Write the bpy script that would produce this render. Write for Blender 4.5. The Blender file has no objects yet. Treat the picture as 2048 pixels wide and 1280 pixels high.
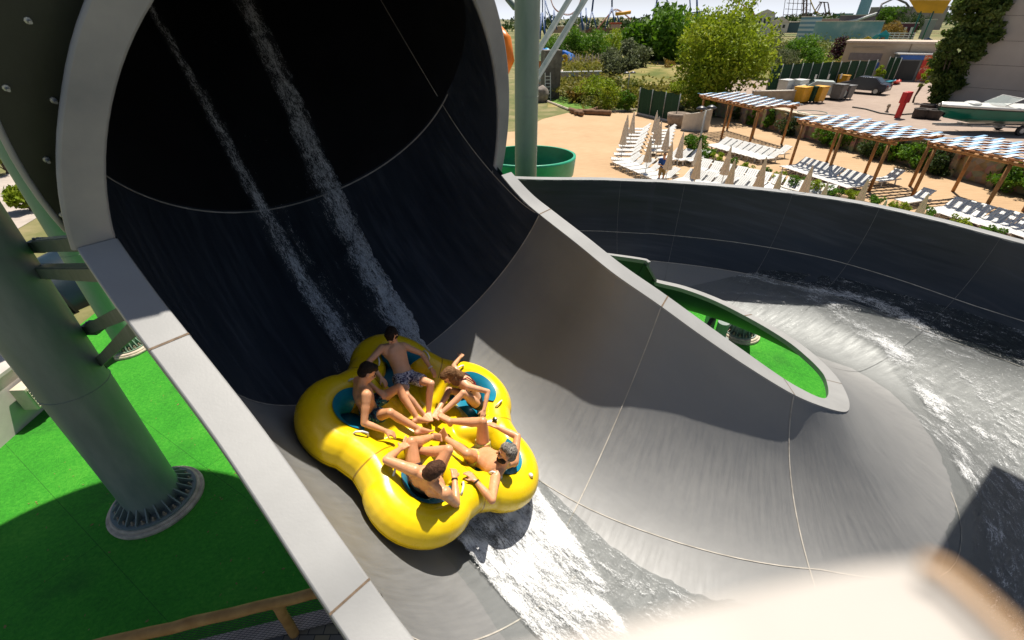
import math, random
import numpy as np
# ---------------------------------------------------------------- viewpoint
CAM_H = 8.0
PITCH, ROLL, FOC = math.radians(33.5), math.radians(-0.5), 905.0
_c, _s = math.cos(PITCH), math.sin(PITCH)
V_RIGHT = np.array([1.0, 0, 0]); V_UP = np.array([0, _s, _c]); V_FWD = np.array([0, _c, -_s])
_cr, _sr = math.cos(ROLL), math.sin(ROLL)
C_RIGHT = _cr*V_RIGHT + _sr*V_UP
C_UP = -_sr*V_RIGHT + _cr*V_UP
CAM = np.array([0.0, 0.0, CAM_H])

def ray(px, py):
    return V_FWD + (px-1024)/FOC*C_RIGHT + (640-py)/FOC*C_UP

def at(px, py, z=0.0):
    """world point at height z seen at photo position (px, py)"""
    d = ray(px, py)
    return CAM + d*((z-CAM_H)/d[2])

def at_depth(px, py, dep):
    return CAM + ray(px, py)*dep

def project(p):
    d = np.asarray(p, float)-CAM
    z = d@V_FWD
    return 1024+FOC*(d@C_RIGHT)/z, 640-FOC*(d@C_UP)/z

def unit(v):
    v = np.asarray(v, float)
    return v/np.linalg.norm(v)

def dirv(az, el):
    return np.array([math.cos(el)*math.cos(az), math.cos(el)*math.sin(az), math.sin(el)])

# ---------------------------------------------------------------- water slide path
R_TUBE = 2.3
def frame_of(n):
    lat = unit(np.cross([0, 0, 1.0], n))      # towards the inside of the bend
    return lat, np.cross(n, lat)

def _tube_axis():
    """axis of the tube and of the straight open part: list of (s, centre, direction)"""
    c1 = np.array([-2.51, 5.93, 7.22])
    def ang(s):
        if s <= 0: return -0.82, -0.75-0.010*min(-s, 9)-(max(0.0, min(-s, 7.4)-4.4)/3.0)**1.3*0.62
        t = s/2.53
        return -0.82+0.13*t, -0.75+0.30*t
    fw = [(0.0, c1)]; p = c1.copy(); h = 0.055
    s = 0.0
    while s < 2.53-1e-6:
        p = p+dirv(*ang(s+h/2))*h; s += h; fw.append((s, p.copy()))
    bw = []; p = c1.copy(); s = 0.0
    while s > -11:
        p = p-dirv(*ang(s-h/2))*h; s -= h; bw.append((s, p.copy()))
    pts = bw[::-1]+fw
    return [(s, c, dirv(*ang(s))) for s, c in pts]
TUBE_AXIS = _tube_axis()
ARCH_P, ARCH_N = np.array([-1.62, 5.16, 6.42]), dirv(-0.68, -0.19)

def _catmull(P, t):
    n = len(P); i = min(int(t), n-2); f = t-i
    p0 = P[max(i-1, 0)]; p1 = P[i]; p2 = P[i+1]; p3 = P[min(i+2, n-1)]
    return 0.5*((2*p1)+(-p0+p2)*f+(2*p0-5*p1+4*p2-p3)*f*f+(-p0+3*p1-3*p2+p3)*f**3)

def _stations():
    """stations along the open slide: (inner rim, floor, outer rim, up)"""
    st = []
    for s, c, n in TUBE_AXIS[::8]:
        lat, up = frame_of(n)
        inner = c+R_TUBE*(math.cos(0.09)*lat-math.sin(0.09)*up)
        st.append((inner, c-R_TUBE*up, c-R_TUBE*(math.cos(.165)*lat-math.sin(.165)*up), up))
    if (len(TUBE_AXIS)-1) % 8:
        s, c, n = TUBE_AXIS[-1]; lat, up = frame_of(n)
        st.append((c+R_TUBE*(lat-0.08*up), c-R_TUBE*up, c-R_TUBE*(math.cos(.165)*lat-math.sin(.165)*up), up))
    A = np.array
    bend = [  # inner rim                floor                    outer rim
        (at(1150, 487, 5.37), A([-1.0, 4.55, 3.25]), at(500, 823, 5.83)),
        (at(1228, 550, 5.10), A([-.25, 3.95, 2.95]), at(590, 946, 5.64)),
        (at(1313, 609, 4.82), A([0.55, 3.30, 2.72]), at(700, 1103, 5.42)),
        (at(1400, 672, 4.52), A([1.30, 2.75, 2.58]), at(832, 1284, 5.2)),
        (at(1490, 733, 4.26), A([2.20, 2.25, 2.48]), A([0.70, -.02, 5.0])),
        (at(1580, 788, 4.02), A([3.30, 1.90, 2.42]), A([2.10, -.95, 4.85])),
        (at(1640, 814, 3.88), A([4.40, 1.75, 2.38]), A([3.80, -1.6, 4.72])),
        (at(1688, 826, 3.78), A([5.55, 1.90, 2.34]), A([5.90, -1.7, 4.6])),
        (at(1698, 812, 3.66), A([6.45, 2.50, 2.31]), A([8.10, -.60, 4.52])),
        (at(1690, 785, 3.52), A([7.05, 3.35, 2.28]), A([9.80, 1.30, 4.45])),
        (at(1672, 755, 3.38), A([7.35, 4.30, 2.25]), A([10.7, 3.60, 4.4])),
        (at(1640, 722, 3.24), A([7.35, 5.35, 2.22]), A([10.5, 5.75, 4.5])),
        (at(1590, 682, 3.12), A([6.95, 6.60, 2.19]), at(2048, 490, 4.60)),
        (at(1520, 640, 3.04), A([6.30, 7.70, 2.16]), at(1860, 440, 4.62)),
        (at(1440, 600, 2.98), A([5.50, 8.65, 2.13]), at(1690, 404, 4.62)),
        (at(1370, 574, 2.95), A([4.55, 9.40, 2.10]), at(1500, 379, 4.62)),
        (at(1312, 560, 2.93), A([3.50, 9.95, 2.07]), at(1330, 366, 4.62)),
        (at(1309, 555, 2.98), A([3.30, 10.02, 2.067]), at(1300, 365, 4.62)),
        (at(1290, 524, 3.38), A([2.85, 10.2, 2.055]), at(1225, 362, 4.62)),
        (at(1286, 518, 3.42), A([2.60, 10.3, 2.05]), at(1190, 361, 4.62)),
        (at(1195, 505, 3.42), A([1.50, 10.75, 2.03]), at(1060, 360, 4.62)),
        (A([0.8, 10.2, 3.42]), A([0.20, 11.1, 2.0]), A([-.9, 11.9, 4.6])),
        (A([-.5, 10.5, 3.42]), A([-1.3, 11.3, 1.97]), A([-2.4, 12.2, 4.6])),
        (A([-2.1, 10.9, 3.42]), A([-3.1, 11.7, 1.94]), A([-4.2, 12.6, 4.6])),
    ]
    ups = [st[-1][3]]
    for k, (i, b, o) in enumerate(bend):
        w = max(0.0, 1-(k+1)/4)
        st.append((i, b, o, unit(st[-1-k][3]*0+ups[0]*w+A([0, 0, 1.0])*(1-w))))
    return st
N_PRE = len(TUBE_AXIS[::8])+(1 if (len(TUBE_AXIS)-1) % 8 else 0)
STATIONS = _stations()

def station(t):
    P = [np.array([s[k] for s in STATIONS]) for k in range(4)]
    i, b, o, u = (_catmull(p, t) for p in P)
    return i, b, o, unit(u)

def profile(t, u):
    """point of the slide surface: t along the stations, u from -1 (outer rim) over 0 (floor) to 1 (inner rim)"""
    i, b, o, up = station(t)
    e = i if u >= 0 else o
    d = e-b
    v = (d@up)*up; hv = d-v
    a = abs(u)*math.pi/2
    k = float(np.interp(t, [32.3, 33.3, 34.3, 35.3, 37.2, 38.7, 43.5, 46.5], [0, .27, .34, .29, .30, .86, .85, .35])) if u > 0 else 0.0
    return b+hv*(math.sin(a)*(1-k)+abs(u)*k)+v*((1-math.cos(a))*(1-k)+abs(u)**1.55*k)

def surf_normal(t, u):
    h = 0.02
    a = profile(min(t+h, len(STATIONS)-1), u)-profile(max(t-h, 0), u)
    b = profile(t, min(u+h, 1))-profile(t, max(u-h, -1))
    n = unit(np.cross(a, b))
    return n if n[2] > 0 or True else -n
import bpy, bmesh
from mathutils import Vector, Matrix
random.seed(7); rng = np.random.default_rng(7)
SC = bpy.context.scene
COL = SC.collection

def link(name, me, material=None, parent=None, smooth=False):
    o = bpy.data.objects.new(name, me); COL.objects.link(o)
    if material is not None:
        for m in (material if isinstance(material, (list, tuple)) else [material]):
            me.materials.append(m)
    if parent is not None: o.parent = parent
    if smooth:
        me.polygons.foreach_set('use_smooth', [True]*len(me.polygons)); me.update()
    return o

def tag(o, label=None, cat=None, group=None, kind=None):
    if label: o['label'] = label
    if cat: o['category'] = cat
    if group: o['group'] = group
    if kind: o['kind'] = kind
    return o

def empty(name, loc=(0, 0, 0), rz=0.0, label=None, cat=None, group=None):
    o = bpy.data.objects.new(name, None); COL.objects.link(o)
    o.location = loc; o.rotation_euler = (0, 0, rz); o.empty_display_size = .2
    return tag(o, label, cat, group)

def copy_tree(o, parent=None, loc=None, rz=None, label=None, scale=None):
    c = o.copy(); COL.objects.link(c)
    if parent is not None: c.parent = parent
    if loc is not None: c.location = loc
    if rz is not None: c.rotation_euler[2] = rz
    if scale is not None: c.scale = (scale,)*3
    if label: c['label'] = label
    for ch in list(o.children): copy_tree(ch, c)
    return c

class MB:
    """collects shapes into one mesh"""
    def __init__(s): s.v = []; s.f = []; s.mi = []; s.m = 0
    def add(s, V, F):
        n = len(s.v); s.v += [tuple(map(float, p)) for p in V]
        s.f += [tuple(i+n for i in f) for f in F]; s.mi += [s.m]*len(F); return s
    def box(s, c, d, R=None):
        x, y, z = (k/2 for k in d)
        P = np.array([(a*x, b*y, e*z) for e in (-1, 1) for b in (-1, 1) for a in (-1, 1)])
        if R is not None: P = P@np.array(R).T
        P = P+np.array(c)
        return s.add(P, [(0, 2, 3, 1), (4, 5, 7, 6), (0, 1, 5, 4), (2, 6, 7, 3), (0, 4, 6, 2), (1, 3, 7, 5)])
    def bar(s, a, b, w, h=None, up=(0, 0, 1)):
        """rectangular bar from a to b"""
        a = np.array(a, float); b = np.array(b, float); h = h or w
        d = unit(b-a); up = np.array(up, float)
        if abs(d@unit(up)) > .98: up = np.array([1.0, 0, 0])
        x = unit(np.cross(d, up)); y = np.cross(x, d)
        P = [p+sx*x*w/2+sy*y*h/2 for p in (a, b) for sx, sy in ((-1, -1), (1, -1), (1, 1), (-1, 1))]
        return s.add(P, [(3, 2, 1, 0), (4, 5, 6, 7), (0, 1, 5, 4), (1, 2, 6, 5), (2, 3, 7, 6), (3, 0, 4, 7)])
    def tube(s, pts, r, n=10, cap=True, closed=False):
        pts = [np.array(p, float) for p in pts]; m = len(pts)
        rs = r if isinstance(r, (list, tuple, np.ndarray)) else [r]*m
        V = []; px = None
        for i, p in enumerate(pts):
            if closed: d = unit(pts[(i+1) % m]-pts[i-1])
            else: d = unit(pts[min(i+1, m-1)]-pts[max(i-1, 0)])
            if px is None:
                a = np.array([0, 0, 1.0]) if abs(d[2]) < .9 else np.array([1.0, 0, 0])
                x = unit(np.cross(d, a))
            else:
                x = px-(px@d)*d; x = unit(x)
            px = x; y = np.cross(d, x)
            for k in range(n):
                t = 2*math.pi*k/n
                V.append(p+rs[i]*(math.cos(t)*x+math.sin(t)*y))
        F = []
        for i in range(m if closed else m-1):
            j = (i+1) % m
            for k in range(n):
                k2 = (k+1) % n
                F.append((i*n+k, i*n+k2, j*n+k2, j*n+k))
        if cap and not closed:
            F.append(tuple(range(n))[::-1]); F.append(tuple((m-1)*n+k for k in range(n)))
        return s.add(V, F)
    def lathe(s, prof, c=(0, 0, 0), n=24, axis=None):
        """prof: list of (radius, height)"""
        V = []; F = []
        for r, z in prof:
            for k in range(n):
                t = 2*math.pi*k/n
                V.append((r*math.cos(t), r*math.sin(t), z))
        V = np.array(V)
        if axis is not None:
            d = unit(axis); a = np.array([0, 0, 1.0]) if abs(d[2]) < .9 else np.array([1.0, 0, 0])
            x = unit(np.cross(a, d)); y = np.cross(d, x)
            V = V[:, :1]*x+V[:, 1:2]*y+V[:, 2:3]*d
        V = V+np.array(c, float)
        for i in range(len(prof)-1):
            for k in range(n):
                k2 = (k+1) % n
                F.append((i*n+k, i*n+k2, (i+1)*n+k2, (i+1)*n+k))
        F.append(tuple(range(n))[::-1]); F.append(tuple((len(prof)-1)*n+k for k in range(n)))
        return s.add(V, F)
    def grid(s, G, flip=False, closed=False):
        G = np.asarray(G, float); a, b = G.shape[:2]
        F = []
        for i in range(a-1):
            for j in range(b if closed else b-1):
                j2 = (j+1) % b
                q = (i*b+j, i*b+j2, (i+1)*b+j2, (i+1)*b+j)
                F.append(q[::-1] if flip else q)
        return s.add(G.reshape(-1, 3), F)
    def prism(s, poly, z0, z1):
        n = len(poly)
        V = [(x, y, z0) for x, y in poly]+[(x, y, z1) for x, y in poly]
        F = [tuple(range(n))[::-1], tuple(range(n, 2*n))]+[(i, (i+1) % n, n+(i+1) % n, n+i) for i in range(n)]
        return s.add(V, F)
    def sphere(s, c, r, nu=14, nv=9):
        r = np.array(r if hasattr(r, '__len__') else (r, r, r), float)
        V = [(0, 0, 1)]
        for i in range(1, nv):
            a = math.pi*i/nv
            for k in range(nu):
                t = 2*math.pi*k/nu
                V.append((math.sin(a)*math.cos(t), math.sin(a)*math.sin(t), math.cos(a)))
        V.append((0, 0, -1)); V = np.array(V)*r+np.array(c, float)
        F = [(0, 1+k, 1+(k+1) % nu) for k in range(nu)]
        for i in range(nv-2):
            for k in range(nu):
                a = 1+i*nu; k2 = (k+1) % nu
                F.append((a+k, a+nu+k, a+nu+k2, a+k2))
        e = len(V)-1; a = 1+(nv-2)*nu
        F += [(e, a+(k+1) % nu, a+k) for k in range(nu)]
        return s.add(V, F)
    def mesh(s, name):
        me = bpy.data.meshes.new(name); me.from_pydata(s.v, [], s.f); me.update()
        if any(s.mi): me.polygons.foreach_set('material_index', s.mi)
        return me
    def build(s, name, material, parent=None, smooth=False, bevel=0, autosmooth=None):
        me = s.mesh(name)
        o = link(name, me, material, parent, smooth)
        if autosmooth is not None:
            bm = bmesh.new(); bm.from_mesh(me)
            for f in bm.faces: f.smooth = True
            for e in bm.edges:
                if len(e.link_faces) == 2 and e.calc_face_angle(0) > autosmooth: e.smooth = False
            bm.to_mesh(me); bm.free()
        if bevel:
            m = o.modifiers.new('bevel', 'BEVEL'); m.width = bevel; m.segments = 2; m.limit_method = 'ANGLE'
        return o

# ---------------------------------------------------------------- materials
class N:
    """small helper round a node tree"""
    def __init__(s, name):
        s.m = bpy.data.materials.new(name); s.m.use_nodes = True
        s.t = s.m.node_tree; s.b = s.t.nodes['Principled BSDF']; s.out = s.t.nodes['Material Output']
    def n(s, typ, **kw):
        x = s.t.nodes.new(typ)
        for k, v in kw.items():
            if k.startswith('i_'):
                key = k[2:].replace('_', ' ')
                x.inputs[key].default_value = v
            else: setattr(x, k, v)
        return x
    def l(s, a, b): s.t.links.new(a, b)
    def coords(s, kind='Object'):
        return s.n('ShaderNodeTexCoord').outputs[kind]
    def noise(s, scale, detail=4, vec=None, rough=.55, stretch=None, dist=0.0):
        x = s.n('ShaderNodeTexNoise'); x.inputs['Scale'].default_value = scale; x.inputs['Detail'].default_value = detail
        x.inputs['Roughness'].default_value = rough; x.inputs['Distortion'].default_value = dist
        v = vec if vec is not None else s.coords()
        if stretch is not None:
            mp = s.n('ShaderNodeMapping'); mp.inputs['Scale'].default_value = stretch
            s.l(v, mp.inputs['Vector']); v = mp.outputs[0]
        s.l(v, x.inputs['Vector'])
        return x.outputs['Fac']
    def ramp(s, fac, stops, interp='LINEAR'):
        r = s.n('ShaderNodeValToRGB'); cr = r.color_ramp; cr.interpolation = interp
        while len(cr.elements) > len(stops): cr.elements.remove(cr.elements[-1])
        while len(cr.elements) < len(stops): cr.elements.new(.5)
        for e, (p, c) in zip(cr.elements, stops):
            e.position = p
            e.color = (*c, 1) if hasattr(c, '__len__') else (c, c, c, 1)
        s.l(fac, r.inputs[0]); return r.outputs[0]
    def mix(s, fac, a, b, mode='MIX'):
        x = s.n('ShaderNodeMix', data_type='RGBA', blend_type=mode)
        for key, v in ((0, fac), (6, a), (7, b)):
            if hasattr(v, 'links') or hasattr(v, 'is_linked'): s.l(v, x.inputs[key])
            elif key == 0: x.inputs[0].default_value = v
            else: x.inputs[key].default_value = (*v, 1)
        return x.outputs[2]
    def math(s, op, a, b=None, clamp=False):
        x = s.n('ShaderNodeMath', operation=op, use_clamp=clamp)
        for k, v in ((0, a), (1, b)):
            if v is None: continue
            if hasattr(v, 'is_linked'): s.l(v, x.inputs[k])
            else: x.inputs[k].default_value = v
        return x.outputs[0]
    def bump(s, h, strength=.3, dist=.02):
        x = s.n('ShaderNodeBump'); x.inputs['Strength'].default_value = strength; x.inputs['Distance'].default_value = dist
        s.l(h, x.inputs['Height']); s.l(x.outputs[0], s.b.inputs['Normal']); return x
    def set(s, **kw):
        for k, v in kw.items():
            key = k.replace('_', ' ')
            i = s.b.inputs[key]
            if hasattr(v, 'is_linked'): s.l(v, i)
            elif hasattr(v, '__len__') and len(v) == 3: i.default_value = (*v, 1)
            else: i.default_value = v
        return s

def pmat(name, col, rough=.6, var=.12, scale=3.0, bump=0.0, bscale=40.0, spec=.5, metal=0.0, col2=None, **kw):
    n = N(name)
    f = n.noise(scale, 5)
    col = tuple(col); c2 = tuple(col2) if col2 else tuple(min(1, c*(1+var)) for c in col)
    c1 = col if col2 else tuple(c*(1-var) for c in col)
    n.set(Base_Color=n.ramp(f, [(.3, c1), (.7, c2)]), Roughness=rough, Metallic=metal)
    n.b.inputs['Specular IOR Level'].default_value = spec
    if bump: n.bump(n.noise(bscale, 3), bump, .01)
    if kw: n.set(**kw)
    return n.m
# ---------------------------------------------------------------- camera, sky and sun
cam_d = bpy.data.cameras.new('camera'); cam = bpy.data.objects.new('camera', cam_d); COL.objects.link(cam)
cam_d.sensor_width = 36; cam_d.lens = FOC/2048*36; cam_d.clip_start = .02; cam_d.clip_end = 6000
M = np.eye(4); M[:3, 0] = C_RIGHT; M[:3, 1] = C_UP; M[:3, 2] = -V_FWD; M[:3, 3] = CAM
cam.matrix_world = Matrix(M.tolist()); SC.camera = cam
cam_d.dof.use_dof = True; cam_d.dof.focus_distance = 7.0; cam_d.dof.aperture_fstop = 2.2

SUN_V = np.array([math.sin(math.radians(23.5))*math.cos(math.radians(64)), math.cos(math.radians(23.5))*math.cos(math.radians(64)), math.sin(math.radians(64))])
SUN_EL = math.asin(SUN_V[2]); SUN_AZ = math.atan2(SUN_V[0], SUN_V[1])
w = bpy.data.worlds.new('World'); SC.world = w; w.use_nodes = True
nt = w.node_tree; bg = nt.nodes['Background']
sk = nt.nodes.new('ShaderNodeTexSky'); sk.sky_type = 'NISHITA'; sk.sun_disc = False
sk.sun_elevation = SUN_EL; sk.sun_rotation = SUN_AZ; sk.air_density = 1.0; sk.dust_density = 1.5; sk.ozone_density = 1.0
bg.inputs[1].default_value = .05
# summer haze whitening the lowest part of the sky
geo = nt.nodes.new('ShaderNodeNewGeometry'); sep = nt.nodes.new('ShaderNodeSeparateXYZ'); nt.links.new(geo.outputs['Incoming'], sep.inputs[0])
mr = nt.nodes.new('ShaderNodeMapRange'); mr.interpolation_type = 'SMOOTHSTEP'; nt.links.new(sep.outputs['Z'], mr.inputs['Value'])
mr.inputs['From Min'].default_value = -.085; mr.inputs['From Max'].default_value = .0; mr.inputs['To Min'].default_value = 0; mr.inputs['To Max'].default_value = 1
mxs = nt.nodes.new('ShaderNodeMix'); mxs.data_type = 'RGBA'; nt.links.new(mr.outputs[0], mxs.inputs[0]); nt.links.new(sk.outputs[0], mxs.inputs[6]); mxs.inputs[7].default_value = (13.5, 14.2, 15.6, 1)
nt.links.new(mxs.outputs[2], bg.inputs[0])
ld = bpy.data.lights.new('sun', 'SUN'); ld.energy = 5.0; ld.angle = math.radians(.53); ld.color = (1, .94, .84)
lo = bpy.data.objects.new('sun', ld); COL.objects.link(lo)
lo.rotation_euler = Vector((-SUN_V).tolist()).to_track_quat('-Z', 'Y').to_euler()
SC.view_settings.view_transform = 'Standard'; SC.view_settings.look = 'None'
SC.view_settings.exposure = 0.45; SC.view_settings.gamma = 1.0
SC.render.engine = 'CYCLES'
SC.cycles.max_bounces = 6; SC.cycles.diffuse_bounces = 1; SC.cycles.transparent_max_bounces = 12
# ---------------------------------------------------------------- the water slide
def slide_mat():
    n = N('slide_laminate')
    uv = n.coords('UV')
    a = n.noise(1.3, 5, uv, stretch=(1, .25, 1)); b = n.noise(9, 4, uv, stretch=(.25, 1.6, 1))
    f = n.math('ADD', n.math('MULTIPLY', a, .6), n.math('MULTIPLY', b, .4))
    n.set(Base_Color=n.ramp(f, [(.3, (.118, .119, .121)), (.55, (.158, .157, .155)), (.75, (.19, .188, .183))]))
    n.set(Roughness=n.ramp(b, [(.3, .55), (.7, .68)])); n.b.inputs['Specular IOR Level'].default_value = .85; n.b.inputs['IOR'].default_value = 1.9
    n.bump(n.noise(2.2, 3, uv), .12, .05)
    return n.m
M_SLIDE = slide_mat()
M_FLANGE = pmat('flange_gelcoat', (.31, .308, .302), .42, .08, 2.2, .05, 60)
M_ARCH = pmat('arch_weathered_grey', (.20, .205, .22), .45, .3, 1.6, .15, 8, col2=(.33, .325, .325))
M_SHELL = pmat('shell_outside', (.016, .036, .038), .45, .3, 1.5, .15, 14)
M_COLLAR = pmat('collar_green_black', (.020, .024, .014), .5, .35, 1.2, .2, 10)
M_SEAM = pmat('seam_sealant', (.50, .46, .40), .7, .3, 6)
M_SEAMD = pmat('seam_sealant_grey', (.17, .17, .17), .7, .3, 6)
M_JOINT = pmat('joint_rust', (.16, .11, .07), .8, .4, 20)
M_STEEL = pmat('galvanised_steel', (.42, .43, .42), .42, .2, 5, .1, 30, metal=.55)

slide = empty('water_slide', (0, 0, 0), 0, 'dark grey raft slide, huge tube mouth opening into a wide banked turn', 'water slide')
NU = 48
US = np.linspace(-1, 1, NU+1)
TS = np.arange(0, len(STATIONS)-1+1e-6, .25)
G = np.array([[profile(t, u) for u in US] for t in TS])
def grid_normals(G):
    a = np.gradient(G, axis=0); b = np.gradient(G, axis=1)
    n = np.cross(a, b); n /= np.linalg.norm(n, axis=2, keepdims=True)+1e-12
    mid = n[:, n.shape[1]//2]
    return n*np.sign(np.mean(mid[:, 2]))
GN = grid_normals(G); SLIDE_G = G
S_LEN = np.concatenate([[0], np.cumsum(np.linalg.norm(np.diff(G[:, NU//2], axis=0), axis=1))])
def set_uv(me, uv):
    l = me.uv_layers.new(name='uv'); idx = np.empty(len(me.loops), 'i'); me.loops.foreach_get('vertex_index', idx)
    l.data.foreach_set('uv', np.asarray(uv, 'f')[idx].ravel())
lat_len = np.concatenate([np.zeros((len(TS), 1)), np.cumsum(np.linalg.norm(np.diff(G, axis=1), axis=2), axis=1)], axis=1)
lat_len -= lat_len[:, NU//2:NU//2+1]
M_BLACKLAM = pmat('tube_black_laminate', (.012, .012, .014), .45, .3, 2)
def slide_shade_mat():  # darkened copy of the slide laminate, shade painted into its colour
    n = N('slide_laminate_shade_navy'); uv = n.coords('UV')
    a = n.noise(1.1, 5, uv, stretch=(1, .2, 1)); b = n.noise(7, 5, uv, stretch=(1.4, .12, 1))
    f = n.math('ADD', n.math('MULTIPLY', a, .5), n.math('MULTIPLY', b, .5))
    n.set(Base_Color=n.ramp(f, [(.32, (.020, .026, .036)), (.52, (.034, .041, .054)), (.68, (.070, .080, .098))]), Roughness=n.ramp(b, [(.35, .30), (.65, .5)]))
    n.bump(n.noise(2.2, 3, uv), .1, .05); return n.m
M_SHADE = slide_shade_mat()
def panel_mat(t, u):  # navy puts shade into the colour of the unlit panels
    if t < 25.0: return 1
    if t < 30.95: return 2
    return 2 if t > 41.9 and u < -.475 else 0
mb = MB().grid(G); ch = mb.build('channel', [M_SLIDE, M_BLACKLAM, M_SHADE], slide, True)
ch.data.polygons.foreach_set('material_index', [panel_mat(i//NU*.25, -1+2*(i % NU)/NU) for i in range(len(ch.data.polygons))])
set_uv(ch.data, np.stack([lat_len, np.repeat(S_LEN[:, None], NU+1, 1)], -1).reshape(-1, 2))
mb = MB().grid(G-GN*.07, True); mb.build('outer_shell', M_SHELL, slide, True)

# roof of the tube, cut by the plane of its mouth
PHI = np.linspace(-.13, math.pi-.15, 61)
ring_c = [(c, *frame_of(n)) for s, c, n in TUBE_AXIS[::4]]
ring_s = [s for s, c, n in TUBE_AXIS[::4]]; I_R1 = int(np.argmin(np.abs(ring_s)))
roof = []; mouth = []
for ph in PHI:
    row = []; prev = None
    for c, lat, up in ring_c:
        p = c+(R_TUBE+.005)*(math.cos(ph)*lat+math.sin(ph)*up)
        d = (p-ARCH_P)@ARCH_N
        if d > 0:
            d0 = (prev-ARCH_P)@ARCH_N; p = prev+(p-prev)*(-d0/(d-d0)); break
        row.append(p); prev = p
    mouth.append(p); row.append(p)
    roof.append(row)
def resample(row, n):
    row = np.array(row); L = np.concatenate([[0], np.cumsum(np.linalg.norm(np.diff(row, axis=0), axis=1))])
    q = np.linspace(0, L[-1], n); return np.stack([np.interp(q, L, row[:, k]) for k in range(3)], 1)
roof = np.array([np.vstack([resample(r[:I_R1+1], 40), resample(r[I_R1:], 21)[1:]]) for r in roof]); mouth = np.array(mouth)
tb = MB().grid(roof).build('tube', [M_SHADE, M_BLACKLAM], slide, True)
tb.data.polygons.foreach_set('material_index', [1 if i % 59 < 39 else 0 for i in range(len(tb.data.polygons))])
uvr = np.stack(np.meshgrid(np.linspace(0, 7, len(PHI)), np.linspace(0, 10, 60), indexing='ij'), -1)
set_uv(tb.data, uvr.reshape(-1, 2))
rn = []
for i, ph in enumerate(PHI):
    rn.append([unit(math.cos(ph)*ring_c[10][1]+math.sin(ph)*ring_c[10][2])]*60)
MB().grid((roof+np.array(rn)*.07)[:, :-4], True).build('tube_skin', M_SHELL, slide, True)
c0, l0, u0 = ring_c[0]
MB().add([c0+(R_TUBE+.05)*(math.cos(a)*l0+math.sin(a)*u0) for a in np.linspace(0, 2*math.pi, 33)[:-1]], [tuple(range(32))]).build('end_light_cap', M_COLLAR, slide)  # unseen cap added to keep sky light out of the tube

# arch flange round the mouth
mc = ARCH_P
def radial(p):
    d = p-mc; d = d-(d@ARCH_N)*ARCH_N; return unit(d)
def ring_box(P, D0, wid, nrm, th):
    """closed band: P edge points, D0 outward directions"""
    a = P; b = P+D0*wid; t = nrm*th
    return np.stack([a+t, b+t, b-t, a-t], 1)
A_D = np.array([radial(p) for p in mouth])
A_W = np.interp(PHI, [-.09, 0.5, 1.6, 2.6, 2.98], [.20, .26, .34, .25, .27])[:, None]
MB().grid(ring_box(mouth, A_D, A_W, ARCH_N, .03), True, True).build('arch_flange', M_ARCH, slide, False, .02, .6)
# bolted collar behind it
sel = [i for i, p in enumerate(PHI) if p > 1.70]
back = np.array([mouth[i]+A_D[i]*.05-ARCH_N*.32 for i in sel]); bd = A_D[sel]
ext_n = 9
lastp, lastd = back[-1], bd[-1]
for k in range(1, ext_n):
    s_ = TUBE_AXIS[min(len(TUBE_AXIS)-1, int(len(TUBE_AXIS)-30+k*3))]
    pass
wid = np.interp(np.linspace(0, 1, len(sel)), [0, .6, 1], [.95, .60, .16])[:, None]
collar = MB().grid(ring_box(back, bd, wid, ARCH_N, .03), True, True).build('mounting_collar', M_COLLAR, slide, False, .01, .6)
rim = MB().tube(list((back+bd*wid)+ARCH_N*.02), .022, 8).build('collar_edge', M_FLANGE, slide, True)
MB().grid(np.stack([mouth[sel]+bd*.02-ARCH_N*.03, back+bd*.02], 1)).build('collar_neck', M_COLLAR, slide, True)
for k in range(5, len(sel)-1, 3):
    for q in ((.32, .78) if k % 2 else (.55,)):
        p = back[k]+bd[k]*wid[k]*q
        MB().lathe([(.020, 0), (.020, .010), (.010, .012), (.010, .06)], p+ARCH_N*.03, 8, ARCH_N).build('bolt', M_STEEL, slide)

# rim flanges of the open part
def rim_band(which, t0, t1, wid, skirt, dt=.25):
    rows = []
    for t in np.arange(t0, t1+1e-6, dt):
        i, b, o, up = station(t)
        p = o if which < 0 else i
        e = 0 if which > 0 else 2
        if t > 0 and (which < 0):
            tg = station(min(t+.3, len(STATIONS)-1))[e]-station(max(t-.3, 0))[e]; d = unit(np.array([tg[1], -tg[0], 0])); d = d if d@(p-b) > 0 else -d
        else:
            d = p-b; d = d-(d@up)*up; d[2] *= .35; d = unit(d)
        wv = wid(t) if callable(wid) else wid
        z = np.array([0, 0, 1.0])
        rows.append([p+z*.022, p+d*wv+z*.022, p+d*wv-z*skirt, p+d*(wv-.05)-z*skirt, p+d*(wv-.05)-z*.02, p-z*.02])
    return np.array(rows)
T_K, T_L = N_PRE-1-2.2, N_PRE-1-2.4
fl_o = MB().grid(rim_band(-1, T_L, len(STATIONS)-1, lambda t: float(np.interp(t, [31, 36, 41, 44], [.25, .25, .25, .22])), .10), True, True).build('rim_flange', M_FLANGE, slide, False, .012, .5)
fl_i = MB().grid(rim_band(1, T_K, len(STATIONS)-1, lambda t: float(np.interp(t, [28, 31, 36, 39, 42, 48], [.2, .28, .33, .30, .18, .15])), .07, .125), True, True).build('rim_flange', M_FLANGE, slide, False, .012, .5)

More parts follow.
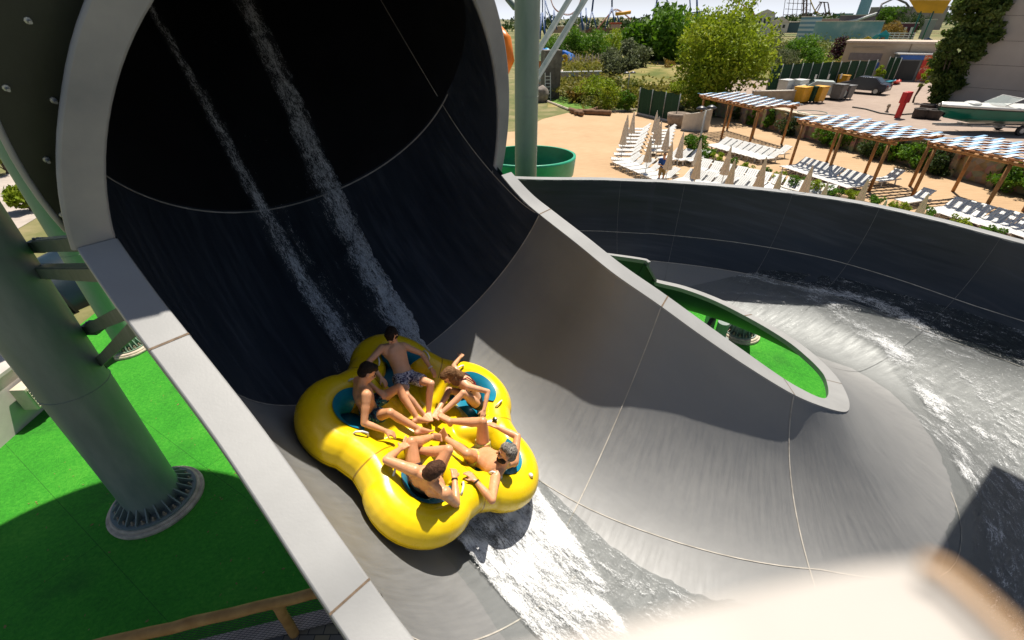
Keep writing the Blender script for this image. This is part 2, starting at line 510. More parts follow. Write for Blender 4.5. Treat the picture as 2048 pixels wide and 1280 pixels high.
# sealed joints between the panels
def seam_strip(pts_nrm, w=.008):
    P = np.array([p for p, n in pts_nrm]); Nn = np.array([n for p, n in pts_nrm])
    T = np.gradient(P, axis=0); T /= np.linalg.norm(T, axis=1, keepdims=True)
    B = np.cross(T, Nn); return np.stack([P-B*w+Nn*.007, P+B*w+Nn*.007], 1)
def inward(t, u):
    h = .03
    a = profile(min(t+h, len(STATIONS)-1), u)-profile(max(t-h, 0), u)
    b = profile(t, min(u+h, 1))-profile(t, max(u-h, -1))
    n = unit(np.cross(a, b))
    i, bb, o, up = station(t)
    c = (i+o)/2
    return n if n@(c-profile(t, u)) > 0 else -n
T_RING1 = N_PRE-1-46/8
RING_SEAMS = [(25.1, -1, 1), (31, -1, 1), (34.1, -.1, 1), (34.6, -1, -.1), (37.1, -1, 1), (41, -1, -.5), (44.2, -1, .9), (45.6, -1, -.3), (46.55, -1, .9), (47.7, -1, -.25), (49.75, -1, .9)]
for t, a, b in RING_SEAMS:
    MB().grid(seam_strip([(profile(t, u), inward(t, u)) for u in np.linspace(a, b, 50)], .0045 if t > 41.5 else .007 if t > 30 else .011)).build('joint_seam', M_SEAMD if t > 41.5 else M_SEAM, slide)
for tt, uu in (([33.0, 34.1, 35.8, 37.3, 41], [.075, .125, .225, .30, .42]), ([42, 55], [-.6667, -.6667]), ([42, 55], [-.4583, -.4583]), ([10, 25.1], [.94, .935]), ([25.1, 31], [.935, 1.0])):  # lower of the two far-wall seams is added, edging the painted shade
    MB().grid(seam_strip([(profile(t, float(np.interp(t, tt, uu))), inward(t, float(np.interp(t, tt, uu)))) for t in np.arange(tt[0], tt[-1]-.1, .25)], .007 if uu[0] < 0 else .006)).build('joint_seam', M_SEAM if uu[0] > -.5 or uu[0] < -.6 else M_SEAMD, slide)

# joints across the rim flanges
for which, ts in ((-1, (31.0, 34.4)), (1, (31.0, 34.1, 37.1, 41.5, 45.2))):
    for t in ts:
        r_ = rim_band(which, t, t+.12, (lambda q: float(np.interp(q, [31, 36, 41, 44], [.25, .25, .25, .22]))) if which < 0 else (lambda q: float(np.interp(q, [28, 31, 36, 39, 42, 48], [.2, .28, .33, .30, .18, .15]))), .02, .03)
        MB().grid(np.array([[r_[0][0]+np.array([0, 0, .003]), r_[0][1]+np.array([0, 0, .003])], [r_[1][0]+np.array([0, 0, .003]), r_[1][1]+np.array([0, 0, .003])]])).build('flange_joint', M_JOINT, slide)
# ---------------------------------------------------------------- water running down the slide
def water_mat():
    n = N('slide_water')
    uv = n.coords('UV')
    at_ = n.n('ShaderNodeAttribute', attribute_name='foam_glint').outputs['Fac']
    wt = n.n('ShaderNodeAttribute', attribute_name='wet').outputs['Fac']
    n1 = n.noise(5.5, 8, uv, .72, (1.7, .5, 1), .6)
    n2 = n.noise(30, 5, uv, .75, (1.5, .35, 1), .3)
    n3 = n.noise(95, 2, uv, .6, (1.3, .45, 1))
    h = n.math('ADD', n.math('ADD', n.math('MULTIPLY', n1, .36), n.math('MULTIPLY', n2, .36)), n.math('MULTIPLY', n3, .28))
    h = n.math('ADD', n.math('MULTIPLY', n.math('SUBTRACT', h, .5), 1.7), .5)
    d = n.math('SUBTRACT', h, n.math('SUBTRACT', .86, n.math('MULTIPLY', at_, .62)))
    foam_glint = n.math('MULTIPLY', d, 4.5, True)
    n.set(Base_Color=(.86, .87, .88), Roughness=.75)
    n.bump(n.math('ADD', n2, n.math('MULTIPLY', n3, .7)), .45, .02)
    gl = n.n('ShaderNodeBsdfPrincipled'); gl.inputs['Base Color'].default_value = (.035, .05, .052, 1)
    gl.inputs['Roughness'].default_value = .10; gl.inputs['IOR'].default_value = 1.33
    b2 = n.n('ShaderNodeBump'); b2.inputs['Strength'].default_value = 1.0; b2.inputs['Distance'].default_value = .06
    hh = n.math('ADD', n.noise(14, 3, uv, .6, (1.2, .6, 1), .5), n.math('MULTIPLY', n.noise(48, 2, uv, .5, (1.2, .7, 1)), .45))
    n.l(n.math('MULTIPLY', hh, wt), b2.inputs['Height']); n.l(b2.outputs[0], gl.inputs['Normal'])
    tr = n.n('ShaderNodeBsdfTransparent'); tr.inputs[0].default_value = (.93, .945, .945, 1)
    mx = n.n('ShaderNodeMixShader'); n.l(n.math('MULTIPLY', wt, .26), mx.inputs[0])
    n.l(tr.outputs[0], mx.inputs[1]); n.l(gl.outputs[0], mx.inputs[2])
    m2 = n.n('ShaderNodeMixShader'); n.l(n.math('MULTIPLY', foam_glint, .93), m2.inputs[0])
    n.l(mx.outputs[0], m2.inputs[1]); n.l(n.b.outputs[0], m2.inputs[2]); n.l(m2.outputs[0], n.out.inputs['Surface'])
    return n.m
M_WATER = water_mat()

from mathutils import noise as mnoise
def nz(*a): return mnoise.noise(Vector(a))
def interp(t, T, V): return float(np.interp(t, T, V))
def water_edges(t):
    uL = interp(t, [5, 17, 30, 31.5, 33.4, 34.8, 36, 38, 40, 42, 44, 45.5, 46.5, 47.2, 48, 49, 52], [-.15, -.17, -.20, -.34, -.38, -.44, -.50, -.55, -.60, -.62, -.62, -.58, -.50, -.30, 0, .3, .4])
    uR = interp(t, [5, 17, 24, 30, 31.5, 33.5, 35, 36, 37.5, 39.6, 40.2, 41.1, 41.7, 42.8, 43.7, 44.3, 44.8, 45.3, 46, 49, 52], [.36, .35, .27, .22, .16, .10, .06, .08, .22, .44, .413, .388, .355, .238, .05, .02, .22, .66, .88, .88, .88])
    uR += .012*nz(t*2.2, 3.1, 0)+.008*nz(t*9, 7.7, 0); uL += .012*nz(t*2.0, 1.3, 5)+.006*nz(t*8, 7, 5)
    return uL, uR
def gauss(x, m, s): return math.exp(-((x-m)/s)**2)
def foam_glint_at(t, u):
    f = 0.0; wet = .25
    if t < 31.6:   # two foaming streaks in the tube
        c1 = interp(t, [5, 17, 20, 25, 30], [-.12, -.112, -.10, -.108, -.085])+.006*nz(t*1.3, 0, 2)
        c2 = interp(t, [5, 16.8, 21.4, 24, 27, 30, 31.5], [.30, .288, .25, .213, .20, .175, .17])+.008*nz(t*1.1, 4, 2)
        w1 = interp(t, [5, 20, 26, 30], [.035, .04, .06, .085]); w2 = interp(t, [5, 20, 25, 30], [.075, .085, .11, .115])
        g_ = interp(t, [18, 26, 30], [0, .05, .14]); f = max(gauss(u, c1, w1)*(.70+g_), gauss(u, c2, w2)*(.74+g_), (.36+g_*.7) if c1 < u < c2 else 0)
        f = max(f, .55*gauss(u, c1+.07, .05) if t > 25 else 0)
        f = max(f, interp(t, [27, 29, 31.5], [0, .46, .62])*gauss(u, -.19, .03))
        wet = interp(t, [17, 24, 28], [0, .25, .75])*(1 if c1 < u < c2 else math.exp(-min(abs(u-c1), abs(u-c2))/.03))
    else:
        cL = interp(t, [31.5, 33.4, 34.8, 36.2], [-.30, -.315, -.355, -.40]); cR = interp(t, [31.5, 33.6, 34.3, 34.8, 35.4, 36.5], [.12, .055, 0, -.05, -.15, -.30])
        k = interp(t, [31.5, 33.3, 34.5, 36.5, 39], [1.25, 1.25, 1.05, .98, .5])
        if cL < u < cR:
            e = min(u-cL, cR-u)
            f = .45+(k*(.80+.20*math.exp(-e/.035))-.45)*min(1, e/.03+.35); f *= .88+.22*nz(t*1.6, u*16, 9)
            wet = .8
        elif u >= cR: wet = 1.0
        else: wet = .12
        if u >= cR and t < 38: f = max(f, .53)  # water glints painted in as white speckle
        if t > 36.5:
            wet = interp(t, [36.5, 40, 44, 46.5, 48], [1, 1, 1, 1, .8])
            cs = interp(t, [40, 41.8, 42.9, 43.7, 44.3, 45, 45.6, 46.6], [.26, .225, .05, -.137, -.28, -.335, -.41, -.44])+.012*nz(t*3, 1, 1)
            f = max(f, interp(t, [38, 40, 41.5, 45, 47, 48.2], [.3, .62, .86, .86, .70, .4])*gauss(u, cs, .10))
            f = max(f, interp(t, [43.2, 44.2, 45.5, 46.8, 47.4], [.3, .86, .92, .74, .4])*gauss(u, interp(t, [44.3, 45, 45.9, 46.6], [-.46, -.50, -.43, -.44]), .075))
            f = max(f, .66*gauss(u, cs-.20, .06) if t < 45 else 0)
            f = max(f, .54*interp(t, [44.5, 45.5, 48], [0, 1, 1])); f *= .80+.38*nz(t*1.1, u*9, 5)
            if u < .25: f = max(f, interp(t, [38, 39, 43, 44.5], [0, .57, .57, 0]))  # sky sparkle painted in as foam speckle on the shadowed water
            if u > cs+.07: wet = .5
            else: f = max(f, .50)
    return f, wet
def water_sheet(name, t0, t1, dt, nv):
    tt = np.arange(t0, t1, dt); V = []; UVs = []; FO = []; WE = []
    sl = np.interp(tt, TS, S_LEN)
    for a, t in enumerate(tt):
        uL, uR = water_edges(t)
        for k in range(nv+1):
            q = k/nv; u = uL+(uR-uL)*q
            p = profile(t, u); f, wt = foam_glint_at(t, u)
            x = (u*math.pi/2*2.4); edge = min(1, min(q, 1-q)*10)
            z = .006+(.012+.03*f)*edge*(1+.9*nz(x*5, sl[a]*3, 1))+.035*f*edge*max(0, nz(x*9, sl[a]*6, 3))
            if 32.6 < t < 34.2: z += .13*f*edge*math.exp(-((t-33.45)/.35)**2)*(1+.6*nz(x*7, sl[a]*7, 4))
            if t > 41: z += .05*edge*nz(x*1.6, sl[a]*1.1, 8)*(f > .3)+.02*edge*nz(x*3, sl[a]*2.3, 8)
            V.append(p+WUP(t)*max(z, .004)); UVs.append((x, sl[a])); FO.append(f); WE.append(wt)
    F = []
    for i in range(len(tt)-1):
        for j in range(nv):
            F.append((i*(nv+1)+j, i*(nv+1)+j+1, (i+1)*(nv+1)+j+1, (i+1)*(nv+1)+j))
    me = MB().add(V, F).mesh(name)
    o = link(name, me, M_WATER, None, True); set_uv(me, UVs)
    for nm, d in (('foam_glint', FO), ('wet', WE)):
        at_ = me.attributes.new(nm, 'FLOAT', 'POINT'); at_.data.foreach_set('value', d)
    o['kind'] = 'structure'
    return o
def WUP(t): return station(t)[3]
water_sheet('water', 13.5, 31.6, .06, 44)
water_sheet('water', 31.5, 36.5, .03, 90)
water_sheet('water', 36.4, 52.5, .05, 96)
# ---------------------------------------------------------------- raft
def voxel_mesh(mb, name, size, smooth=3, fac=.5):
    me = mb.mesh(name+'_raw'); o = bpy.data.objects.new('tmp', me); COL.objects.link(o)
    m = o.modifiers.new('r', 'REMESH'); m.mode = 'VOXEL'; m.voxel_size = size; m.use_smooth_shade = True
    if smooth:
        q = o.modifiers.new('s', 'SMOOTH'); q.factor = fac; q.iterations = smooth
    dg = bpy.context.evaluated_depsgraph_get(); dg.update()
    out = bpy.data.meshes.new_from_object(o.evaluated_get(dg)); out.name = name
    bpy.data.objects.remove(o); bpy.data.meshes.remove(me)
    out.polygons.foreach_set('use_smooth', [True]*len(out.polygons))
    return out
def capsule(mb, a, b, ra, rb, n=12):
    a = np.array(a, float); b = np.array(b, float)
    mb.tube([a, b], [ra, rb], n); mb.sphere(a, ra, n, 8); mb.sphere(b, rb, n, 8)

RAFT_N = unit([.484, .024, .875])
RAFT_C = CAM+(np.array([-.933, 3.574, 4.239])-CAM)*(1.0/.92)
_e1 = unit(np.cross([0, 1.0, 0], RAFT_N)); _e2 = np.cross(RAFT_N, _e1)
RAFT_M = np.stack([_e1, _e2, RAFT_N], 1)
def raft_pt(x, y, z): return RAFT_C+RAFT_M@np.array([x, y, z])
def on_raft(px, py, h=0.0):
    d = ray(px, py); t = ((RAFT_C+RAFT_N*h-CAM)@RAFT_N)/(d@RAFT_N); return CAM+d*t
M_YEL = None
def yel_mat():
    n = N('raft_vinyl')
    f = n.noise(2.5, 4)
    n.set(Base_Color=n.ramp(f, [(.3, (.80, .50, .004)), (.7, (.86, .58, .006))]), Roughness=n.ramp(n.noise(6, 4), [(.3, .22), (.7, .38)]))
    sp = n.n('ShaderNodeSeparateXYZ'); n.l(n.coords('Object'), sp.inputs[0])
    an = n.math('ARCTAN2', sp.outputs['Y'], sp.outputs['X'])
    fr = n.math('FRACT', n.math('MULTIPLY', n.math('ADD', an, 20*math.pi/5*2-2.237+math.pi/5+.012), 5/(2*math.pi)))
    rad = n.math('POWER', n.math('ADD', n.math('MULTIPLY', sp.outputs['X'], sp.outputs['X']), n.math('MULTIPLY', sp.outputs['Y'], sp.outputs['Y'])), .5)
    seam = n.math('MULTIPLY', n.math('LESS_THAN', n.math('ABSOLUTE', n.math('SUBTRACT', fr, .02)), .0065), n.math('GREATER_THAN', rad, .72))
    ring = n.math('LESS_THAN', n.math('ABSOLUTE', n.math('ADD', sp.outputs['Z'], .05)), .006)
    seam = n.math('MAXIMUM', seam, n.math('MULTIPLY', ring, n.math('GREATER_THAN', rad, 1.0)))
    col = n.ramp(f, [(.3, (.86, .57, .004)), (.7, (.92, .65, .006))])
    n.set(Base_Color=n.mix(seam, col, (.42, .24, .003)))
    wr = n.math('MULTIPLY', n.noise(3.2, 2, dist=.5), n.math('SUBTRACT', 1.0, n.math('MULTIPLY', seam, .5)))
    n.bump(n.math('ADD', wr, n.math('MULTIPLY', n.noise(22, 2), .05)), .16, .04)
    return n.m
M_YEL = yel_mat()
M_BLUE = pmat('raft_seat_blue', (.006, .22, .34), .35, .15, 5)
M_WHITE = pmat('white_plastic', (.78, .78, .76), .35, .06, 4)
M_BLACK = pmat('black_rubber', (.015, .015, .016), .5, .2, 8)

raft = empty('inflatable_raft', (0, 0, 0), 0, 'yellow five lobed inflatable raft with blue seats carrying five riders', 'raft')
MW = np.eye(4); MW[:3, :3] = RAFT_M; MW[:3, 3] = RAFT_C
raft.matrix_world = Matrix(MW.tolist())
mb = MB()
TH0 = 2.237
LOBES = [TH0-2*math.pi*j/5 for j in range(5)]
A_L, R_MAJ, R_MIN = .91, .39, .224
outer = []
for th in LOBES[::-1]:
    c = np.array([math.cos(th), math.sin(th), 0])*A_L
    for a in np.linspace(-1.35, 1.35, 15): outer.append(c+R_MAJ*np.array([math.cos(th+a), math.sin(th+a), 0]))
    p = np.array([math.cos(th+math.pi/5), math.sin(th+math.pi/5), 0]); outer.append(p*.97)
mb.tube(outer, R_MIN, 18, closed=True)
for th in LOBES:
    th2 = th+math.pi/5
    p = np.array([math.cos(th2), math.sin(th2), 0])
    mb.sphere(p*.95, R_MIN*1.0, 16, 10)
    capsule(mb, p*.50+np.array([0, 0, -.13]), p*.93, .155, R_MIN*.97, 16)
mb.sphere((0, 0, -.155), (.78, .78, .10), 40, 14)
mb.sphere((0, 0, -.10), (.30, .30, .075), 30, 12)
for th in LOBES: mb.sphere((.50*math.cos(th), .50*math.sin(th), -.12), (.20, .20, .075), 20, 10)
mb.sphere((0, 0, -.20), (1.05, 1.05, .05), 40, 14)
link('raft_body', voxel_mesh(mb, 'raft_body', .02, 6), M_YEL, raft)
for th in LOBES:
    c = np.array([math.cos(th), math.sin(th), 0])*A_L
    # blue lining of the seat: follows the inside of the lobe
    rows = []
    for a in np.linspace(-1.55, 1.55, 30):
        d = np.array([math.cos(th+a), math.sin(th+a), 0]); r = []
        for b in np.linspace(-.85, 1.12, 9):
            rr = R_MAJ-(R_MIN+.010)*math.cos(b); r.append(c+d*rr+np.array([0, 0, (R_MIN+.010)*math.sin(b)]))
        rows.append(r)
    MB().grid(np.array(rows)).build('seat_lining', M_BLUE, raft, True)
    mb = MB().sphere(c+np.array([0, 0, -.17]), (.25, .25, .05), 24, 8)
    mb.build('seat_pad', M_BLUE, raft, True)
    for sg in (-1, 1):
        d = np.array([math.cos(th+sg*1.5), math.sin(th+sg*1.5), 0]); t = np.array([-d[1], d[0], 0])
        base = c+d*(R_MAJ-.02)+np.array([0, 0, R_MIN*.97])
        pts = [base+t*x+np.array([0, 0, z]) for x, z in ((-.08, -.01), (-.06, .035), (0, .05), (.06, .035), (.08, -.01))]
        MB().tube(pts, .011, 8).build('handle', M_WHITE, raft, True)
def raft_top(px, py):
    """point on the top of the raft tube seen at a photo position"""
    return RAFT_M.T@(on_raft(px, py, R_MIN*.97)-RAFT_C)
v = raft_top(1061, 951)
MB().lathe([(.034, -.02), (.034, .012), (.026, .014), (.024, .012)], v, 16).build('valve', pmat('brass_ring', (.5, .33, .08), .4), raft)
MB().lathe([(.024, .0), (.024, .02), (.016, .026)], v, 16).build('valve_cap', M_WHITE, raft)
v = raft_top(990, 838)
MB().lathe([(.030, -.02), (.030, .012)], v, 16).build('valve', M_BLACK, raft)
MB().lathe([(.015, .0), (.015, .018)], v, 12).build('valve_cap', M_WHITE, raft)
# ---------------------------------------------------------------- ground
def ground_mat():
    n = N('dry_grassland'); v = n.coords('Object')
    n.set(Base_Color=n.ramp(n.math('ADD', n.math('MULTIPLY', n.noise(.018, 6, v), .6), n.math('MULTIPLY', n.noise(.5, 6, v), .4)), [(.38, (.06, .10, .02)), (.5, (.15, .15, .05)), (.62, (.30, .24, .12))]), Roughness=1.0)
    n.bump(n.noise(3, 5, v), .5, .1); return n.m
def sheet(name, poly, z, m, kind='structure'):
    o = MB().add([(x, y, z) for x, y in poly], [tuple(range(len(poly)))]).build(name, m); o['kind'] = kind; return o
M_GND = ground_mat()
sheet('ground', [(-3000, -60), (3000, -60), (3000, 3000), (-3000, 3000)], -.06, M_GND)
def turf_mat():
    n = N('artificial_turf'); v = n.coords('Object')
    a = n.noise(.9, 5, v); b = n.noise(14, 5, v, .7); c = n.noise(90, 2, v)
    f = n.math('ADD', n.math('ADD', n.math('MULTIPLY', a, .3), n.math('MULTIPLY', b, .45)), n.math('MULTIPLY', c, .25))
    col = n.ramp(f, [(.33, (.016, .21, .005)), (.5, (.042, .40, .013)), (.66, (.12, .56, .035))])
    wear = n.ramp(n.noise(.55, 6, v, .65), [(.52, 0.0), (.66, 1.0)])
    col = n.mix(n.math('MULTIPLY', wear, .45), col, (.015, .14, .01))
    br = n.n('ShaderNodeTexBrick'); mp = n.n('ShaderNodeMapping'); mp.inputs['Rotation'].default_value = (0, 0, .55); n.l(v, mp.inputs[0]); n.l(mp.outputs[0], br.inputs['Vector'])
    br.inputs['Scale'].default_value = 1; br.inputs['Brick Width'].default_value = 9; br.inputs['Row Height'].default_value = 2.0; br.inputs['Mortar Size'].default_value = .006
    for q_ in ('Color1', 'Color2'): br.inputs[q_].default_value = (1, 1, 1, 1)
    br.inputs['Mortar'].default_value = (.35, .45, .3, 1)
    n.set(Base_Color=n.mix(.8, col, br.outputs[0], 'MULTIPLY'), Roughness=.9)
    n.bump(n.math('ADD', n.math('MULTIPLY', b, .6), c), .9, .05); return n.m
wl0, wl1 = at(-60, 950, 0), at(96, 812, 0)
sheet('turf', [(-3, -6), (14, -6), (14, 15.2), (-14, 15.2), (wl1[0]-2, wl1[1]+2), (wl0[0], wl0[1]), (-12, -2)], .0, turf_mat())
def plaza_mat():
    n = N('plaza_paving'); v = n.coords('Object')
    a = n.noise(.25, 5, v); b = n.noise(3, 6, v, stretch=(.4, 2.2, 1)); c = n.noise(25, 3, v)
    f = n.math('ADD', n.math('ADD', n.math('MULTIPLY', a, .4), n.math('MULTIPLY', b, .4)), n.math('MULTIPLY', c, .2))
    n.set(Base_Color=n.ramp(f, [(.35, (.40, .25, .13)), (.5, (.47, .31, .17)), (.66, (.54, .37, .22))]), Roughness=.9)
    n.bump(c, .3, .01); return n.m
M_PLAZA = plaza_mat()
WALL_A, WALL_B = np.array([20.6, 47.5]), np.array([28.6, 20.0])
wd = (WALL_B-WALL_A)/np.linalg.norm(WALL_B-WALL_A); wn = np.array([-wd[1], wd[0]])   # towards the car park
pa = [at(1040, 262, 0)[:2], at(1085, 238, 0)[:2], at(1150, 222, 0)[:2], at(1275, 224, 0)[:2], at(1350, 240, 0)[:2]]
sheet('plaza', [(-6, 15.2), (-6, 40)]+[tuple(p) for p in pa]+[tuple(WALL_A), tuple(WALL_B), (30, 8), (14, 8), (14, 15.2)], -.004, M_PLAZA)
def asphalt_mat():
    n = N('car_park_surface'); v = n.coords('Object')
    f = n.math('ADD', n.math('MULTIPLY', n.noise(.12, 6, v), .5), n.math('MULTIPLY', n.noise(2.5, 6, v, stretch=(.5, 1.6, 1)), .5))
    n.set(Base_Color=n.ramp(f, [(.35, (.24, .18, .14)), (.5, (.33, .25, .20)), (.68, (.40, .31, .25))]), Roughness=.95); n.bump(n.noise(12, 4, v), .3, .02); return n.m
Z_P = 1.6
A2 = WALL_A-wd*3
o = MB().prism([tuple(WALL_B+wd*14), tuple(WALL_B+wd*14+wn*40), (95, 70), (60, 90), (34, 75), tuple(A2+wn*1.0)][::1], -.05, Z_P).build('car_park', asphalt_mat()); o['kind'] = 'structure'
# raised land behind the car park and low hills on the horizon
def hills_mat():
    n = N('far_hills'); v = n.coords('Object')
    n.set(Base_Color=n.ramp(n.noise(.02, 6, v), [(.4, (.09, .11, .045)), (.6, (.24, .20, .11))]), Roughness=1); return n.m
G2 = []
for i, a in enumerate(np.linspace(-1.0, 1.25, 80)):
    d = np.array([math.sin(a), math.cos(a)])
    hgt = 10+14*max(0, nz(a*3.1, 2, 0))+7*nz(a*9, 5, 1)
    if a > .25: hgt *= .55
    G2.append([(*(d*r_), z) for r_, z in ((900, -2), (1050, hgt*.5), (1300, hgt), (1700, hgt*.7), (2600, -2))])
o = MB().grid(G2).build('hills', hills_mat(), None, True); o['kind'] = 'structure'
n = N('slope_dry_grass'); v = n.coords('Object')
n.set(Base_Color=n.ramp(n.noise(.35, 6, v), [(.35, (.10, .12, .018)), (.5, (.22, .19, .05)), (.65, (.36, .27, .12))]), Roughness=1); n.bump(n.noise(4, 5, v), .6, .08)
M_SLOPE = n.m
GS = []
for x in np.linspace(4, 40, 40):
    row = []
    for y in np.linspace(51, 130, 40):
        e = min(1, max(0, (y-53)/14)); z = -.03+2.2*e*min(1, max(0, (x-9)/5))*(1-.25*max(0, (y-85)/45))+.25*nz(x*.3, y*.3, 1)*e
        row.append((x+(y-51)*.22*(x/20), y, z-.2*(e < .02)))
    GS.append(row)
o = MB().grid(GS, True).build('terrain', M_SLOPE, None, True); o['kind'] = 'structure'
# ---------------------------------------------------------------- people
def skin_mat(name, a, b):
    n = N(name)
    n.set(Base_Color=n.ramp(n.noise(9, 5), [(.3, a), (.7, b)]), Roughness=n.ramp(n.noise(14, 3), [(.35, .30), (.65, .55)]))
    n.b.inputs['Subsurface Weight'].default_value = .12; n.b.inputs['Subsurface Scale'].default_value = .02
    n.b.inputs['Subsurface Radius'].default_value = (1, .35, .2)
    n.bump(n.noise(60, 2), .06, .004)
    return n.m
M_SKIN = [skin_mat('skin_tanned', (.66, .30, .14), (.75, .38, .20)), skin_mat('skin_warm', (.72, .36, .19), (.80, .44, .26))]
def hair_mat(name, a, b):
    n = N(name)
    n.set(Base_Color=n.ramp(n.noise(45, 4, dist=1.0), [(.35, a), (.7, b)]), Roughness=.7); n.b.inputs['Specular IOR Level'].default_value = .2; n.bump(n.noise(90, 3, dist=.6), .9, .012)
    return n.m
def cloth_mat(name, stops, scale, dist=1.5, interp='CONSTANT'):
    n = N(name); n.set(Base_Color=n.ramp(n.noise(scale, 3, dist=dist), stops, interp), Roughness=.8); return n.m

def reach(parent, px, py, L, far=False):
    """point on the sight line of a photo position at limb length L from the parent joint"""
    d = unit(ray(px, py)); o = CAM-parent; b = o@d; q = b*b-(o@o-L*L)
    if q < 0: return CAM+d*(-b)
    return CAM+d*(-b+math.sqrt(q) if far else -b-math.sqrt(q))

def hand_shape(mb, w, d, pn, side, k, curl=.5):
    """palm, four separate fingers and a thumb. d: towards the fingers, pn: out of the palm, side: thumb side"""
    d = unit(d); pn = unit(pn-(pn@d)*d); lt = np.cross(d, pn)*side
    for q in (-.022, 0, .022): capsule(mb, w+lt*q*k*.8, w+d*.078*k+lt*q*k*1.25, .016*k, .0145*k, 8)
    for q, L in ((.031, .068), (.0105, .078), (-.0105, .071), (-.031, .055)):
        a = w+d*.080*k+lt*q*k; d1 = unit(d+pn*curl*.6+lt*q*2.2); b = a+d1*L*.55*k
        d2 = unit(d+pn*curl*1.6+lt*q*1.5); c = b+d2*L*.5*k
        capsule(mb, a, b, .0098*k, .0088*k, 8); capsule(mb, b, c, .0088*k, .0072*k, 8)
    a = w+d*.022*k+lt*.026*k; b = a+unit(d*.7+lt*.8+pn*.3)*.042*k; c = b+unit(d+lt*.35+pn*.35)*.036*k
    capsule(mb, a, b, .0135*k, .0108*k, 8); capsule(mb, b, c, .0105*k, .0085*k, 8)

def foot_shape(mb, an, toe, up, k):
    d = unit(toe-an); up = unit(up-(up@d)*d); lt = np.cross(d, up); L = np.linalg.norm(toe-an)
    heel = an-d*.045*k-up*.035*k
    capsule(mb, an, heel, .036*k, .034*k, 10); 
    ball = an+d*(L*.66)-up*.030*k
    for q in (-.026, .0, .026): capsule(mb, an+lt*q*.5*k, ball+lt*q*k, .034*k, .021*k, 10)
    capsule(mb, heel, ball, .030*k, .024*k, 10)
    for q, r, l in ((.031, .0125, .058), (.0115, .0095, .054), (-.006, .009, .048), (-.021, .0085, .042), (-.034, .008, .034)):
        capsule(mb, ball+lt*q*k, ball+lt*q*k*1.08+d*l*k+up*.004, r*1.15*k, r*k, 8)

